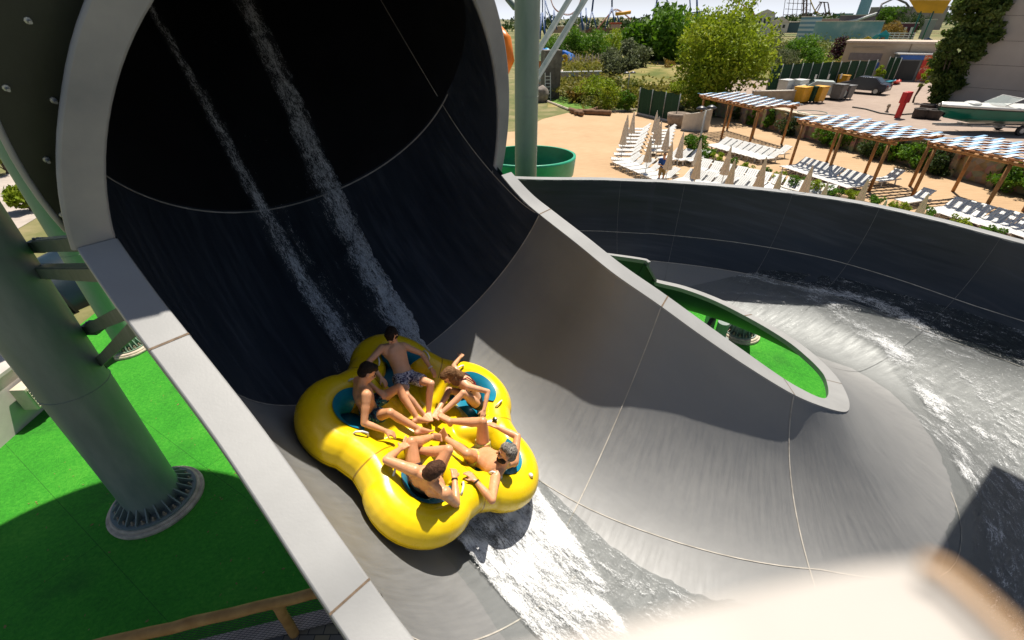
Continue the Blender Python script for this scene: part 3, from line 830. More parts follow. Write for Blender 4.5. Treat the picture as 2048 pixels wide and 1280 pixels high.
def build_person(name, label, J, k=1.0, skin=0, face=None, root_at=None, group=None, belly=1.0, slim=1.0, hand_n=None, curl=(.5, .5), vox=.0085):
    """one continuous body grown over the joints J (world positions)"""
    root = empty(name, tuple(root_at if root_at is not None else J['pelvis']), 0, label, 'person', group)
    mb = MB(); A = np.array
    pel, nk = J['pelvis'], J['neck']
    ax = unit(nk-pel); sh = unit(J['shR']-J['shL']); hp = unit(J['hipR']-J['hipL'])
    fwd_ = unit(np.cross(unit(sh+hp), ax)); 
    if fwd_@face < -0.35 and not J.get('lookback'): pass
    rows = []; T = np.linalg.norm(nk-pel)
    for t, w_, d_, off in ((-.18, .060, .06, 0), (-.12, .125, .095, -.005), (0, .160, .112, -.005), (.16, .148, .104*belly, .004), (.36, .137, .100*belly, .008), (.58, .155, .112, .010), (.76, .170, .112, .004), (.90, .145, .088, -.008), (1.0, .075, .060, -.012), (1.06, .05, .05, -.012)):
        q = min(max(t, 0), 1); s_ = unit(hp*(1-q)+sh*q); s_ = unit(s_-(s_@ax)*ax); f_ = np.cross(s_, ax)
        bend = J.get('slump', 0)*math.sin(math.pi*q)
        c = pel+ax*T*t-f_*bend+f_*off*k
        rows.append([c+s_*math.cos(a)*w_*k*slim+f_*math.sin(a)*d_*k for a in np.linspace(0, 2*math.pi, 25)[:-1]])
    rows = np.array(rows); n0 = len(mb.v)
    mb.grid(rows, closed=True); m = len(rows)
    mb.f.append(tuple(n0+i for i in range(24))[::-1]); mb.mi.append(0)
    mb.f.append(tuple(n0+(m-1)*24+i for i in range(24))); mb.mi.append(0)
    f_up = np.cross(unit(sh-(sh@ax)*ax), ax)
    for s_ in ('L', 'R'):
        S = J['sh'+s_]; E = J['el'+s_]; W = J['ha'+s_]
        capsule(mb, nk-ax*.03*k, S-ax*.005*k, .058*k, .056*k); capsule(mb, S, S+(E-S)*.25, .060*k*slim, .054*k*slim)
        capsule(mb, pel+ax*T*.74+(S-nk)*.45+f_up*.035*k, S-ax*.03*k+f_up*.01*k, .075*k, .05*k)
        capsule(mb, S+(E-S)*.2, E, .052*k*slim, .040*k*slim); capsule(mb, S+(E-S)*.45+0, S+(E-S)*.6, .050*k*slim, .047*k*slim)
        capsule(mb, E, E+(W-E)*.35, .039*k*slim, .041*k*slim); capsule(mb, E+(W-E)*.35, W, .041*k*slim, .026*k)
        hn = J.get('hn'+s_, hand_n if hand_n is not None else A([0, 0, -1.0]))
        hd = J.get('hd'+s_, W-E)
        hand_shape(mb, W, hd, hn, 1 if s_ == 'L' else -1, k, curl[0 if s_ == 'L' else 1])
        H, K, An, To = J['hip'+s_], J['kn'+s_], J['an'+s_], J['to'+s_]
        capsule(mb, H, H+(K-H)*.5, .086*k*slim, .074*k*slim); capsule(mb, H+(K-H)*.5, K, .074*k*slim, .053*k*slim)
        mb.sphere(K, .055*k*slim, 12, 8)
        back = unit(np.cross(np.cross(K-H, An-K), An-K)) if np.linalg.norm(np.cross(K-H, An-K)) > 1e-4 else f_up
        back = back if back@(H-K) > 0 else -back
        capsule(mb, K, K+(An-K)*.32+back*.014*k, .050*k*slim, .056*k*slim); capsule(mb, K+(An-K)*.32+back*.014*k, An, .055*k*slim, .034*k)
        fu = unit(K-An)
        foot_shape(mb, An, To, fu, k)
    hd = J['head']; F = unit(face); hu = hd-nk; hu = unit(hu-(hu@F)*F*.85); hu = unit(hu-(hu@F)*F); hr = np.cross(F, hu)
    HR = np.stack([hr, F, hu], 1)
    def loc(x, y, z): return hd+HR@(A([x, y, z])*k)
    capsule(mb, nk-ax*.02*k, loc(0, -.015, -.06), .058*k, .054*k)
    def ell(c, r, nu=18, nv=12):
        t = MB().sphere((0, 0, 0), np.array(r)*k, nu, nv); V = np.array(t.v)@HR.T+loc(*c); mb.add(V, t.f)
    ell((0, -.005, .03), (.076, .096, .088)); ell((0, .022, -.045), (.062, .070, .068)); ell((0, .055, -.088), (.030, .030, .024))
    ell((0, .070, .012), (.058, .026, .016))
    for x in (-1, 1): ell((x*.076, -.008, -.012), (.010, .020, .031), 10, 8); ell((x*.036, .066, -.035), (.026, .024, .02))
    capsule(mb, loc(0, .092, .010), loc(0, .112, -.030), .009*k, .015*k, 8)
    me = voxel_mesh(mb, name+'_body', vox, 2, .45)
    me.transform(Matrix.Translation(-root.location))
    body = link('body', me, M_SKIN[skin], root, True)
    for x in (-1, 1):
        t = MB().sphere((0, 0, 0), np.array([.013, .008, .008])*k, 10, 6)
        eo = MB().add(np.array(t.v)@HR.T+loc(x*.032, .089, -.008), t.f).build('eye', M_EYE, root, True); eo.data.transform(Matrix.Translation(-root.location))
        eo = MB().tube([loc(x*.017, .097, .014), loc(x*.034, .094, .020), loc(x*.052, .080, .013)], .005*k, 6).build('eyebrow', M_EYE, root, True); eo.data.transform(Matrix.Translation(-root.location))
    t = MB().sphere((0, 0, 0), np.array([.024, .010, .008])*k, 10, 6)
    eo = MB().add(np.array(t.v)@HR.T+loc(0, .088, -.060), t.f).build('lips', M_LIP, root, True); eo.data.transform(Matrix.Translation(-root.location))
    return root, loc, HR, dict(ax=ax, T=T, f=f_up, sh=sh, hp=hp)
M_EYE = pmat('dark_brown_brow', (.03, .018, .012), .6)
M_LIP = pmat('lips', (.45, .14, .10), .5)

def worn(root, name, mb, material, vox=.010, smooth=3, label=None):
    me = voxel_mesh(mb, name, vox, smooth); me.transform(Matrix.Translation(-root.location))
    o = link(name, me, material, root, True)
    if label: o['label'] = label
    return o
def add_hair(root, loc, HR, k, blobs, material, label=None):
    mb = MB()
    for c, r in blobs:
        t = MB().sphere((0, 0, 0), np.array(r)*k, 20, 12); V = np.array(t.v)
        nrm = V/np.linalg.norm(V, axis=1, keepdims=True)
        jit = np.array([.006*nz(*(v*38)) for v in V])
        V = V+nrm*jit[:, None]*k*1.4
        mb.add(V@HR.T+loc(*c), t.f)
    return worn(root, 'hair', mb, material, .007, 1, label)
SHORT = [((0, -.022, .040), (.081, .092, .088)), ((0, .02, .075), (.070, .075, .052)), ((0, -.05, -.01), (.072, .062, .062))]
def trunks(root, J, k, material, frac=.5, name='swim_shorts', fat=1.0, label=None, top=.16, side='LR', slim=1.0):
    mb = MB(); pel, nk = J['pelvis'], J['neck']; ax = unit(nk-pel); T = np.linalg.norm(nk-pel)
    hp = unit(J['hipR']-J['hipL']); hp = unit(hp-(hp@ax)*ax); f_ = np.cross(hp, ax); rows = []
    for t, w_, d_ in ((-.17, .075, .075), (-.12, .138, .108), (0, .172, .124), (top, .160, .116)):
        rows.append([pel+ax*T*t+hp*math.cos(a)*w_*k*slim+f_*math.sin(a)*d_*k for a in np.linspace(0, 2*math.pi, 25)[:-1]])
    n0 = 0; mb.grid(np.array(rows), closed=True)
    mb.f.append(tuple(range(24))[::-1]); mb.f.append(tuple(3*24+i for i in range(24))); mb.mi += [0, 0]
    for s_ in side:
        H, K = J['hip'+s_], J['kn'+s_]
        mb.tube([H-unit(K-H)*.03*k, H+(K-H)*frac*.5, H+(K-H)*frac], [.092*k*slim*fat, .090*k*slim*fat, .086*k*slim*fat], 16)
        mb.sphere(H, .095*k*slim*fat, 14, 9)
    return worn(root, name, mb, material, .011, 2, label)

def seated(seat_px, P, k, far=(), h=0.0, L=None):
    """joints of a rider from photo positions, limb by limb"""
    L0 = dict(torso=.50, head=.17, sh=.185, ua=.285, fa=.255, th=.43, shin=.42, foot=.20)
    if L: L0.update(L)
    L0 = {a: b*k for a, b in L0.items()}
    J = {}; J['pelvis'] = on_raft(*seat_px, h)
    R = lambda par, key, l: on_raft(*P[key]) if len(P[key]) == 3 else reach(par, P[key][0], P[key][1], l, key in far)
    J['neck'] = R(J['pelvis'], 'neck', L0['torso']); J['head'] = R(J['neck'], 'head', L0['head'])
    for s_ in 'LR':
        J['sh'+s_] = R(J['neck'], 'sh'+s_, L0['sh']); J['el'+s_] = R(J['sh'+s_], 'el'+s_, L0['ua']); J['ha'+s_] = R(J['el'+s_], 'ha'+s_, L0['fa'])
    mid = (J['shL']+J['shR'])/2; d = unit(J['shR']-J['shL'])
    hipd = unit(d*.6+unit(P['hipdir'])*.4) if 'hipdir' in P else d
    hipd = unit(hipd-(hipd@RAFT_N)*RAFT_N*.8)
    for s_, q in (('L', -1), ('R', 1)):
        J['hip'+s_] = J['pelvis']+hipd*q*.095*k
        J['kn'+s_] = R(J['hip'+s_], 'kn'+s_, L0['th']); J['an'+s_] = R(J['kn'+s_], 'an'+s_, L0['shin']); J['to'+s_] = R(J['an'+s_], 'to'+s_, L0['foot'])
    return J
# riders: joints from photo positions
J_MAN = seated((841, 966), dict(neck=(863, 960, 0.43), head=(866, 944, 0.59), shL=(830, 942, 0.39), shR=(890, 986, 0.41), elL=(773, 920, 0.31), haL=(801, 897, 0.27), elR=(912, 1007, 0.24), haR=(909, 956, 0.27), knL=(823, 884, 0.24), knR=(896, 900, 0.37), anL=(865, 873, 0.10), toL=(880, 877, 0.24), anR=(829, 901, 0.08), toR=(810, 873, 0.15)), 1.00, (), 0.00)
J_BEARD = seated((957, 909), dict(neck=(1008, 933, 0.30), head=(1014, 908, 0.46), shR=(1027, 923, 0.29), shL=(989, 960, 0.21), elR=(1035, 873, 0.42), haR=(994, 854, 0.34), elL=(984, 1000, 0.25), haL=(950, 961, 0.26), knR=(965, 843, 0.37), knL=(933, 907, 0.22), anR=(899, 842, 0.12), toR=(876, 823, 0.18), anL=(890, 876, 0.02), toL=(886, 862, 0.18)), 1.00, (), -0.02)
J_GIRL = seated((949, 800), dict(neck=(917, 757, 0.34), head=(898, 752, 0.36), shR=(936, 773, 0.35), shL=(911, 739, 0.33), elR=(976, 783, 0.39), haR=(968, 820, 0.24), elL=(907, 731, 0.24), haL=(920, 714, 0.25), knR=(926, 786, 0.29), knL=(897, 780, 0.11), anR=(882, 827, 0.03), toR=(874, 837, 0.08), anL=(875, 822, 0.03), toL=(868, 834, 0.07)), 0.90, (), 0.07)
J_BOY = seated((810, 756), dict(neck=(787, 688, 0.39), head=(783, 670, 0.52), shL=(807, 692, 0.35), shR=(764, 696, 0.36), elL=(843, 707, 0.31), haL=(862, 737, 0.24), elR=(737, 724, 0.28), haR=(762, 755, 0.22), knL=(862, 767, 0.36), knR=(812, 790, 0.24), anL=(857, 826, 0.04), toL=(862, 840, 0.10), anR=(849, 832, 0.04), toR=(856, 842, 0.13)), 0.90, (), 0.14)
J_TEEN = seated((739, 823), dict(neck=(723, 775, 0.41), head=(733, 746, 0.56), shR=(733, 790, 0.48), shL=(716, 762, 0.34), elR=(728, 846, 0.28), haR=(771, 862, 0.25), elL=(723, 756, 0.24), haL=(754, 780, 0.24), knR=(780, 825, 0.30), knL=(798, 775, 0.32), anR=(839, 859, 0.17), toR=(864, 858, 0.15), anL=(835, 837, 0.14), toL=(865, 838, 0.15)), 0.97, (), -0.01)
# BUILD
RG = 'riders sitting in the yellow raft'
HAIR_DARK = hair_mat('hair_black_brown', (.012, .008, .006), (.035, .022, .015))
HAIR_BROWN = hair_mat('hair_short_brown', (.05, .022, .012), (.11, .05, .028))
HAIR_LIGHT = hair_mat('hair_light_brown', (.13, .06, .025), (.30, .16, .07))
HAIR_GREY = hair_mat('hair_greying', (.02, .016, .014), (.42, .38, .33))
def look(J, px, py, h): return unit(on_raft(px, py, h)-J['head'])
def band(root, J, s_, r, mat, name, at_=.93):
    E, W = J['el'+s_], J['ha'+s_]; p = E+(W-E)*at_; d = unit(W-E)
    o = MB().lathe([(r, -.008), (r+.004, -.008), (r+.004, .008), (r, .008)], p, 16, d).build(name, mat, root, True)
    o.data.transform(Matrix.Translation(-root.location))
def seat_at(J): return J['pelvis']-RAFT_N*.12
# man with short brown hair, nearest
hn = -RAFT_N
J_MAN['slump'] = .02
r, loc, HR, B = build_person('person', 'man with short brown hair and dark trunks, back turned, in the lowest raft lobe', J_MAN, 1.0, 0, look(J_MAN, 900, 936, .55), seat_at(J_MAN), RG, slim=1.10, hand_n=hn, curl=(.5, 1.1))
add_hair(r, loc, HR, 1, SHORT, HAIR_BROWN); trunks(r, J_MAN, 1, pmat('trunks_dark_maroon', (.03, .012, .012), .8, .3, 12), .42, slim=1.1)
band(r, J_MAN, 'R', .031, M_BLACK, 'bracelet')
# man with grey hair and beard
r, loc, HR, B = build_person('person', 'bearded man with grey curly hair and lime trunks, one elbow raised in the raft', J_BEARD, 1.0, 0, look(J_BEARD, 970, 893, .40), seat_at(J_BEARD), RG, belly=1.12, slim=1.10, hand_n=hn, curl=(.6, .5))
add_hair(r, loc, HR, 1, SHORT+[((0, .02, .085), (.072, .07, .05)), ((.045, -.03, .07), (.05, .06, .05)), ((-.045, -.03, .07), (.05, .06, .05))], HAIR_GREY, 'curly grey hair')
mb = MB()
for c, q in (((0, .050, -.098), (.052, .048, .030)), ((.052, .025, -.07), (.022, .045, .04)), ((-.052, .025, -.07), (.022, .045, .04))):
    t = MB().sphere((0, 0, 0), q, 16, 10); mb.add(np.array(t.v)@HR.T+loc(*c), t.f)
worn(r, 'beard', mb, HAIR_DARK, .008, 2)
n = N('trunks_lime_peach'); n.set(Base_Color=n.ramp(n.noise(7, 2, dist=2.5), [(0, (.62, .62, .12)), (.47, (.75, .40, .25)), (.56, (.70, .72, .22)), (.64, (.25, .45, .40))], 'CONSTANT'), Roughness=.8)
trunks(r, J_BEARD, 1, n.m, .36, fat=1.04, slim=1.1); band(r, J_BEARD, 'L', .031, M_BLACK, 'wrist_watch')
# girl leaning forward
J_GIRL['slump'] = .05
r, loc, HR, B = build_person('person', 'girl with long brown hair in a red strapped swimsuit, bent forward in the raft seat', J_GIRL, .9, 1, look(J_GIRL, 876, 778, .16), seat_at(J_GIRL), RG, slim=.9, hand_n=hn)
nk = J_GIRL['neck']
add_hair(r, loc, HR, .9, SHORT+[((0, -.05, .02), (.095, .10, .10)), ((.06, -.01, -.06), (.04, .06, .10)), ((-.06, -.01, -.06), (.04, .06, .10)), ((0, -.09, -.09), (.085, .055, .12)), ((.04, -.10, -.17), (.05, .045, .09)), ((-.05, .02, -.12), (.04, .05, .09))], HAIR_LIGHT, 'long light brown hair')
M_RED = pmat('swimsuit_dark_red', (.20, .01, .012), .7, .3, 20); M_BLK = pmat('swimsuit_black', (.012, .011, .012), .7, .3, 20)
trunks(r, J_GIRL, .9, M_BLK, .12, 'swimsuit_bottom', .98, None, .12, slim=.92)
mb = MB(); ax, T, f_, sh = B['ax'], B['T'], B['f'], B['sh']; pel = J_GIRL['pelvis']; s2 = unit(sh-(sh@ax)*ax); f2 = np.cross(s2, ax)
rows = [[pel+ax*T*t-f2*.05*math.sin(math.pi*t)+(s2*math.cos(a)*w_+f2*math.sin(a)*d_)*.9*.92 for a in np.linspace(0, 2*math.pi, 25)[:-1]] for t, w_, d_ in ((.55, .157, .122), (.70, .176, .126))]
mb.grid(np.array(rows), closed=True)
for q in (-1, 1): mb.tube([pel+ax*T*.68+s2*q*.09-f2*.14, pel+ax*T*.95+s2*q*.07-f2*.10, J_GIRL['neck']+s2*q*.06-f2*.01], .008, 8)
o = mb.build('swimsuit_top', M_RED, r, True); o.data.transform(Matrix.Translation(-r.location))
# boy at the back
r, loc, HR, B = build_person('person', 'boy in white and navy patterned shorts, arms spread along the rear lobe of the raft', J_BOY, .88, 1, look(J_BOY, 768, 716, .38), seat_at(J_BOY), RG, slim=.97, hand_n=hn)
add_hair(r, loc, HR, .88, SHORT+[((0, .045, .06), (.072, .06, .05)), ((0, .07, .03), (.06, .035, .04)), ((.05, -.02, -.02), (.035, .06, .06)), ((-.05, -.02, -.02), (.035, .06, .06))], HAIR_DARK, 'thick dark hair over the forehead')
trunks(r, J_BOY, .88, cloth_mat('shorts_floral', [(0, (.03, .03, .09)), (.46, (.70, .68, .72)), (.53, (.05, .04, .12)), (.60, (.72, .70, .70))], 16), .60, fat=1.08, label='white and navy patterned shorts', slim=1.0)
band(r, J_BOY, 'L', .027, M_WHITE, 'wrist_band')
# teenager on the left
r, loc, HR, B = build_person('person', 'teenage boy with short black hair and teal patterned shorts, looking across the raft', J_TEEN, .95, 0, look(J_TEEN, 768, 752, .53), seat_at(J_TEEN), RG, slim=.98, hand_n=hn)
add_hair(r, loc, HR, .95, [((0, -.012, .055), (.083, .094, .080)), ((0, .05, .085), (.066, .058, .042)), ((0, .085, .065), (.05, .03, .03)), ((0, -.045, .0), (.075, .06, .06))], HAIR_DARK, 'short black hair with a quiff')
trunks(r, J_TEEN, .95, cloth_mat('shorts_teal', [(0, (.01, .02, .05)), (.50, (.02, .25, .32)), (.56, (.01, .02, .05)), (.63, (.45, .60, .62))], 15), .55, fat=1.06, label='navy and teal patterned shorts', slim=1.0)

# attendant on the plaza, hand raised against the sun
def standing_attendant():
    b = at(1320, 368, 0); A = np.array
    def w(x, y, z): return b+A([x, y, z])
    J = dict(pelvis=w(0, 0, .95), neck=w(0, .03, 1.45), head=w(0, .0, 1.62), shL=w(.19, .03, 1.40), shR=w(-.19, .03, 1.40), elL=w(.42, -.06, 1.44), haL=w(.20, -.17, 1.60),
             elR=w(-.27, .03, 1.12), haR=w(-.05, -.20, 1.08), hipL=w(.095, 0, .93), hipR=w(-.095, 0, .93), knL=w(.12, -.01, .50), knR=w(-.12, -.01, .50),
             anL=w(.13, .03, .09), anR=w(-.13, .03, .09), toL=w(.16, -.15, .05), toR=w(-.15, -.15, .05))
    r, loc, HR, B = build_person('person', 'attendant in blue T-shirt and khaki shorts standing among the loungers, shading his eyes', J, 1.0, 0, unit([-.1, -1, -.08]), b, None, hand_n=A([0, .2, -1.0]), vox=.012)
    add_hair(r, loc, HR, 1, SHORT, HAIR_BROWN)
    trunks(r, J, 1, pmat('shorts_khaki', (.33, .22, .09), .85, .15, 20), .95, 'shorts', 1.12)
    mb = MB(); rows = []
    for t, w_, d_ in ((-.05, .175, .125), (.3, .16, .122), (.6, .172, .130), (.85, .18, .11), (.97, .10, .08)):
        c = J['pelvis']+(J['neck']-J['pelvis'])*t
        rows.append([c+A([math.cos(a)*w_, math.sin(a)*d_, 0]) for a in np.linspace(0, 2*math.pi, 25)[:-1]])
    mb.grid(np.array(rows), closed=True); n0 = 0; mb.f += [tuple(range(24))[::-1], tuple(96+i for i in range(24))]; mb.mi += [0, 0]
    for s_ in 'LR': capsule(mb, J['neck']-A([0, 0, .05]), J['sh'+s_], .065, .072); capsule(mb, J['sh'+s_], J['sh'+s_]+(J['el'+s_]-J['sh'+s_])*.7, .074, .066)
    worn(r, 't_shirt', mb, pmat('shirt_blue', (.010, .06, .26), .85, .15, 15), .014, 2)
    o = MB().box((0, 0, 0), (.22, .012, .30)); V = np.array(o.v)
    o2 = MB().add(V@np.array([[1, 0, 0], [0, .6, -.8], [0, .8, .6]]).T+J['haR']+A([.06, -.07, .02]), o.f).build('clipboard', pmat('board_pale', (.6, .6, .58), .5))
    tag(o2, 'small pale clipboard held by the attendant in blue', 'clipboard')
standing_attendant()
# ---------------------------------------------------------------- steel columns that carry the slide
def col_mat(name, a, b, c):
    n = N(name)
    n1 = n.noise(1.1, 5, stretch=(1, 1, .35)); n2 = n.noise(7, 4, stretch=(1, 1, .25))
    n.set(Base_Color=n.ramp(n.math('ADD', n.math('MULTIPLY', n1, .65), n.math('MULTIPLY', n2, .35)), [(.3, a), (.5, b), (.72, c)]), Roughness=n.ramp(n2, [(.3, .38), (.7, .6)]))
    n.bump(n2, .05, .02); return n.m
M_COL = col_mat('column_green_steel', (.13, .18, .17), (.19, .235, .22), (.28, .32, .29))
M_COLP = col_mat('column_pale_green', (.15, .26, .18), (.20, .31, .22), (.27, .36, .26))
M_GALV = col_mat('column_galvanised', (.22, .25, .23), (.30, .32, .30), (.38, .39, .36))
M_CONC = pmat('footing_concrete', (.56, .47, .36), .9, .3, 6, .4, 40)
M_RUST = pmat('bolt_weathered', (.34, .27, .19), .7, .35, 20)
def column(name, base, r, h, mat, label, pad=1.42, gus=22, flange=True):
    root = empty(name, tuple(base), 0, label, 'column')
    MB().tube([(0, 0, .0), (0, 0, h)], r, 48).build('shaft', mat, root, autosmooth=.6)
    for z_ in (3.1, 6.2): MB().tube([(r*1.003*math.cos(a), r*1.003*math.sin(a), z_) for a in np.linspace(0, 2*math.pi, 33)[:-1]], .008, 6, closed=True).build('weld_bead', mat, root, True)
    if flange:
        MB().lathe([(r*pad, -.02), (r*pad*1.01, .05), (r*pad*.985, .075), (r*pad*.93, .078), (r*pad*.93, .10), (r*pad*.90, .12), (r+.01, .122)], (0, 0, 0), 48).build('footing', M_CONC, root, autosmooth=.5)
        MB().lathe([(r*1.52, .12), (r*1.52, .155), (r+.004, .158)], (0, 0, 0), 48).build('base_plate', mat, root, autosmooth=.5)
        for k in range(gus):
            a = 2*math.pi*k/gus; d = np.array([math.cos(a), math.sin(a), 0]); t = np.array([-d[1], d[0], 0])*.012
            q = [d*r*.99+np.array([0, 0, .157]), d*r*1.42+np.array([0, 0, .157]), d*r*1.42+np.array([0, 0, .20]), d*r*.99+np.array([0, 0, .40])]
            MB().add([p-t for p in q]+[p+t for p in q], [(3, 2, 1, 0), (4, 5, 6, 7), (0, 1, 5, 4), (1, 2, 6, 5), (2, 3, 7, 6), (3, 0, 4, 7)]).build('gusset', mat, root)
            a += math.pi/gus; d = np.array([math.cos(a), math.sin(a), 0])
            MB().lathe([(.036, .157), (.036, .185), (.018, .187), (.018, .235), (.004, .24)], d*r*1.30, 6).build('anchor_bolt', M_RUST, root)
    return root
COL1 = at(316, 1002, 0)
column('support_column', COL1, .47, 16, M_COL, 'thick dark green steel column on a bolted round footing beside the slide', 1.74)
C2 = at(262, 697, 0)
column('support_column', C2, .29, 16, M_COLP, 'slimmer pale green column standing behind the thick dark green one', 1.95, 18)
C3 = np.array([.47, 14.3, 0])
c3 = column('support_column', C3, .335, 16, M_GALV, 'galvanised column with diagonal braces right of the tube mouth', 1.4, 12)
def cyl_hit(px, py, c, r):
    d = ray(px, py); a = d[0]**2+d[1]**2; o = CAM[:2]-np.array(c[:2]); b = o@d[:2]; q = b*b-a*(o@o-r*r)
    t = (-b-math.sqrt(max(q, 0)))/a; return CAM+d*t
def lbar(mb, a, b, w, up=(0, 0, 1)):
    a = np.array(a); b = np.array(b); d = unit(b-a); x = unit(np.cross(d, up)); y = np.cross(x, d)
    mb.bar(a+x*w/2, b+x*w/2, .02, w, up); mb.bar(a+y*w/2-x*.012, b+y*w/2-x*.012, w, .02, up); return mb
for (p0, p1) in (((1068, 172), (1182, -14)), ((1071, 118), (1160, -30))):
    a = at_depth(*p0, 14.0); b = at_depth(*p1, 14.6); MB().bar(a-C3, b-C3, .05, .20, (0, 1, 0)).build('brace', M_GALV, c3); MB().bar(a-C3+np.array([-.07, .02, .04]), b-C3+np.array([-.07, .02, .04]), .11, .16, (0, 1, 0)).build('brace_web', M_COL, c3)
MB().box(at_depth(1066, 172, 13.9)-C3, (.2, .2, .3)).build('brace_bracket', M_COL, c3)
MB().tube([at_depth(1016, -5, 13.8)-C3, at_depth(1030, 14, 13.8)-C3, at_depth(1042, 20, 13.8)-C3], [.12, .10, .06], 10).build('pipe_bracket', M_COL, c3, True)
# column in the eye of the bend
C4 = at(1478, 668, 0)
column('support_column', C4, .30, 1.9, M_COL, 'short dark column on a pale round footing inside the bend of the slide', 1.9, 14)
c5 = at(1412, 672, 0)
r5 = empty('slide_prop', tuple(c5), 0, 'slanting steel prop with a bracket under the bend of the slide', 'prop')
MB().box((0, 0, .9), (.22, .22, 1.9)).build('post', M_COLP, r5); MB().bar((-.35, -.4, .3), (.55, .35, 1.3), .10).build('strut', M_BLACK, r5)
MB().lathe([(.3, 0), (.3, .10), (.16, .11), (.16, .7)], (.25, -.3, 0), 16).build('pipe_stub', M_COL, r5, autosmooth=.5)
# arms between the thick column and the slide
M_ARM = col_mat('arm_dark_green', (.025, .05, .038), (.05, .08, .06), (.10, .13, .09))
for k, (p0, p1, d1) in enumerate((((82, 490), (188, 484), 4.75), ((84, 543), (236, 546), 4.62), ((186, 655), (272, 617), 4.72), ((206, 722), (294, 640), 4.62))):
    a = cyl_hit(*p0, COL1, .44); b = at_depth(*p1, d1)
    rt = empty('bracket_arm', tuple(a), 0, ['uppermost steel arm from the thick green column to the slide rim', 'second steel arm from the top on the thick green column', 'third steel arm from the top, above the slanting lowest one', 'lowest steel arm on the thick green column, slanting up to the rim'][k], 'bracket', 'arms holding the slide to the column')
    lbar(MB(), np.zeros(3), b-a, .15).build('beam', M_ARM, rt)
    d = unit(b-a)
    MB().box(-d*.0, (.20, .20, .16)).build('clamp', M_ARM, rt)
    for q in (-.05, .05): MB().tube([np.array([q, 0, -.11]), np.array([q, 0, .11])], .018, 8).build('bolt', M_STEEL, rt)
# dark enclosed slide tube passing behind
t0, t1 = at_depth(40, 640, 15.0), at_depth(330, 470, 18.5)
M_DTUBE = pmat('tube_dark_teal', (.008, .02, .03), .35, .3, 2)
rt = empty('slide_tube', tuple(t0), 0, 'dark closed slide tube with a bolted flange passing behind the columns', 'slide tube')
MB().tube([t0-t0, t1-t0], 1.35, 40).build('shell', M_DTUBE, rt, autosmooth=.6)
for q in (.18, .62):
    c = (t1-t0)*q; MB().lathe([(1.36, -.05), (1.52, -.05), (1.52, .05), (1.36, .05)], c, 48, t1-t0).build('flange', M_BLACK, rt, autosmooth=.5)
# green open flume behind the outer wall
gc = at(1038, 332, 3.0); rg = empty('green_flume', (gc[0], gc[1], 0), 0, 'bright green open slide trough curving behind the dark outer wall', 'slide')
M_GRN = pmat('flume_green', (.004, .20, .085), .3, .15, 3)
rows = []; rows2 = []
for a in np.linspace(-2.0, 2.2, 40):
    d = np.array([math.cos(a), math.sin(a), 0]); z0 = .30*(a+2.0)/3.2-.02
    rows.append([d*r_+np.array([0, 0, z]) for r_, z in ((.6, 2.55-z0), (1.4, 2.5-z0), (1.95, 2.75-z0), (2.15, 3.25-z0), (2.2, 3.62-z0))])
    rows2.append([d*2.2+np.array([0, 0, 3.62-z0]), d*2.30+np.array([0, 0, 3.62-z0]), d*2.30+np.array([0, 0, 3.54-z0]), d*2.24+np.array([0, 0, 2.9-z0])])
MB().grid(rows).build('trough', M_GRN, rg, True); MB().grid(rows2).build('rim', pmat('flume_rim', (.03, .35, .20), .35), rg, True)
MB().tube([(.4, .4, 0), (.4, .4, 2.2)], .16, 16).build('post', M_GALV, rg, autosmooth=.6)
# orange pipe slide seen past the edge of the tube
a = [at_depth(996, 62, 40), at_depth(1012, 80, 40), at_depth(1018, 120, 40.5), at_depth(1004, 150, 41)]
o = MB().tube(a, .5, 16).build('orange_slide', pmat('slide_orange', (.75, .20, .01), .35, .1, 2), None, True)
tag(o, 'orange slide tube glimpsed between the tube mouth and the galvanised column', 'slide tube')

# ---------------------------------------------------------------- left edge: building and air conditioner
M_PLASTER = pmat('plaster_offwhite', (.58, .52, .46), .9, .12, 2, .2, 60)
wb0, wb1 = at(-60, 950, 0), at(96, 812, 0); dw = unit(wb1-wb0); nw = np.array([dw[1], -dw[0], 0])
nw = nw if nw[0] > 0 else -nw
rb = empty('plant_building', tuple(wb0), 0, 'pale plastered building wall at the edge of the artificial lawn', 'building')
e = wb1+dw*.4-wb0
MB().prism([(0, 0), (e[0], e[1]), (e[0]-nw[0]*4, e[1]-nw[1]*4), (-nw[0]*4, -nw[1]*4)], 0, 1.32).build('wall', M_PLASTER, rb)
MB().prism([(nw[0]*.06, nw[1]*.06), (e[0]+nw[0]*.06, e[1]+nw[1]*.06), (e[0]-nw[0]*4, e[1]-nw[1]*4), (-nw[0]*4, -nw[1]*4)], 1.325, 1.40).build('roof', pmat('roof_render', (.50, .46, .42), .9), rb)
pc = wb1-dw*.10
ra = empty('air_conditioner', (pc[0]+nw[0]*.24, pc[1]+nw[1]*.24, .35), math.atan2(dw[1], dw[0]), 'beige outdoor air conditioner unit with a fan grille on the pale wall', 'air conditioner')
M_AC = pmat('ac_cream', (.62, .55, .42), .5, .1, 5); M_DK = pmat('dark_grille', (.03, .035, .035), .6)
mb = MB().box((0, 0, .33), (.86, .34, .62)); mb.build('casing', M_AC, ra, bevel=.02)
sgn = -1 if (np.array([-math.sin(ra.rotation_euler[2]), math.cos(ra.rotation_euler[2])])@nw[:2]) < 0 else 1
MB().box((-.10, sgn*.172, .33), (.56, .012, .52)).build('fan_grille', M_DK, ra)
mb = MB()
for k in range(8): mb.box((-.10-.28+.08*k, sgn*.182, .33), (.012, .012, .54))
for k in range(7): mb.box((-.10, sgn*.186, .08+.083*k), (.58, .012, .014))
mb.build('grille_bars', M_AC, ra)
mb = MB()
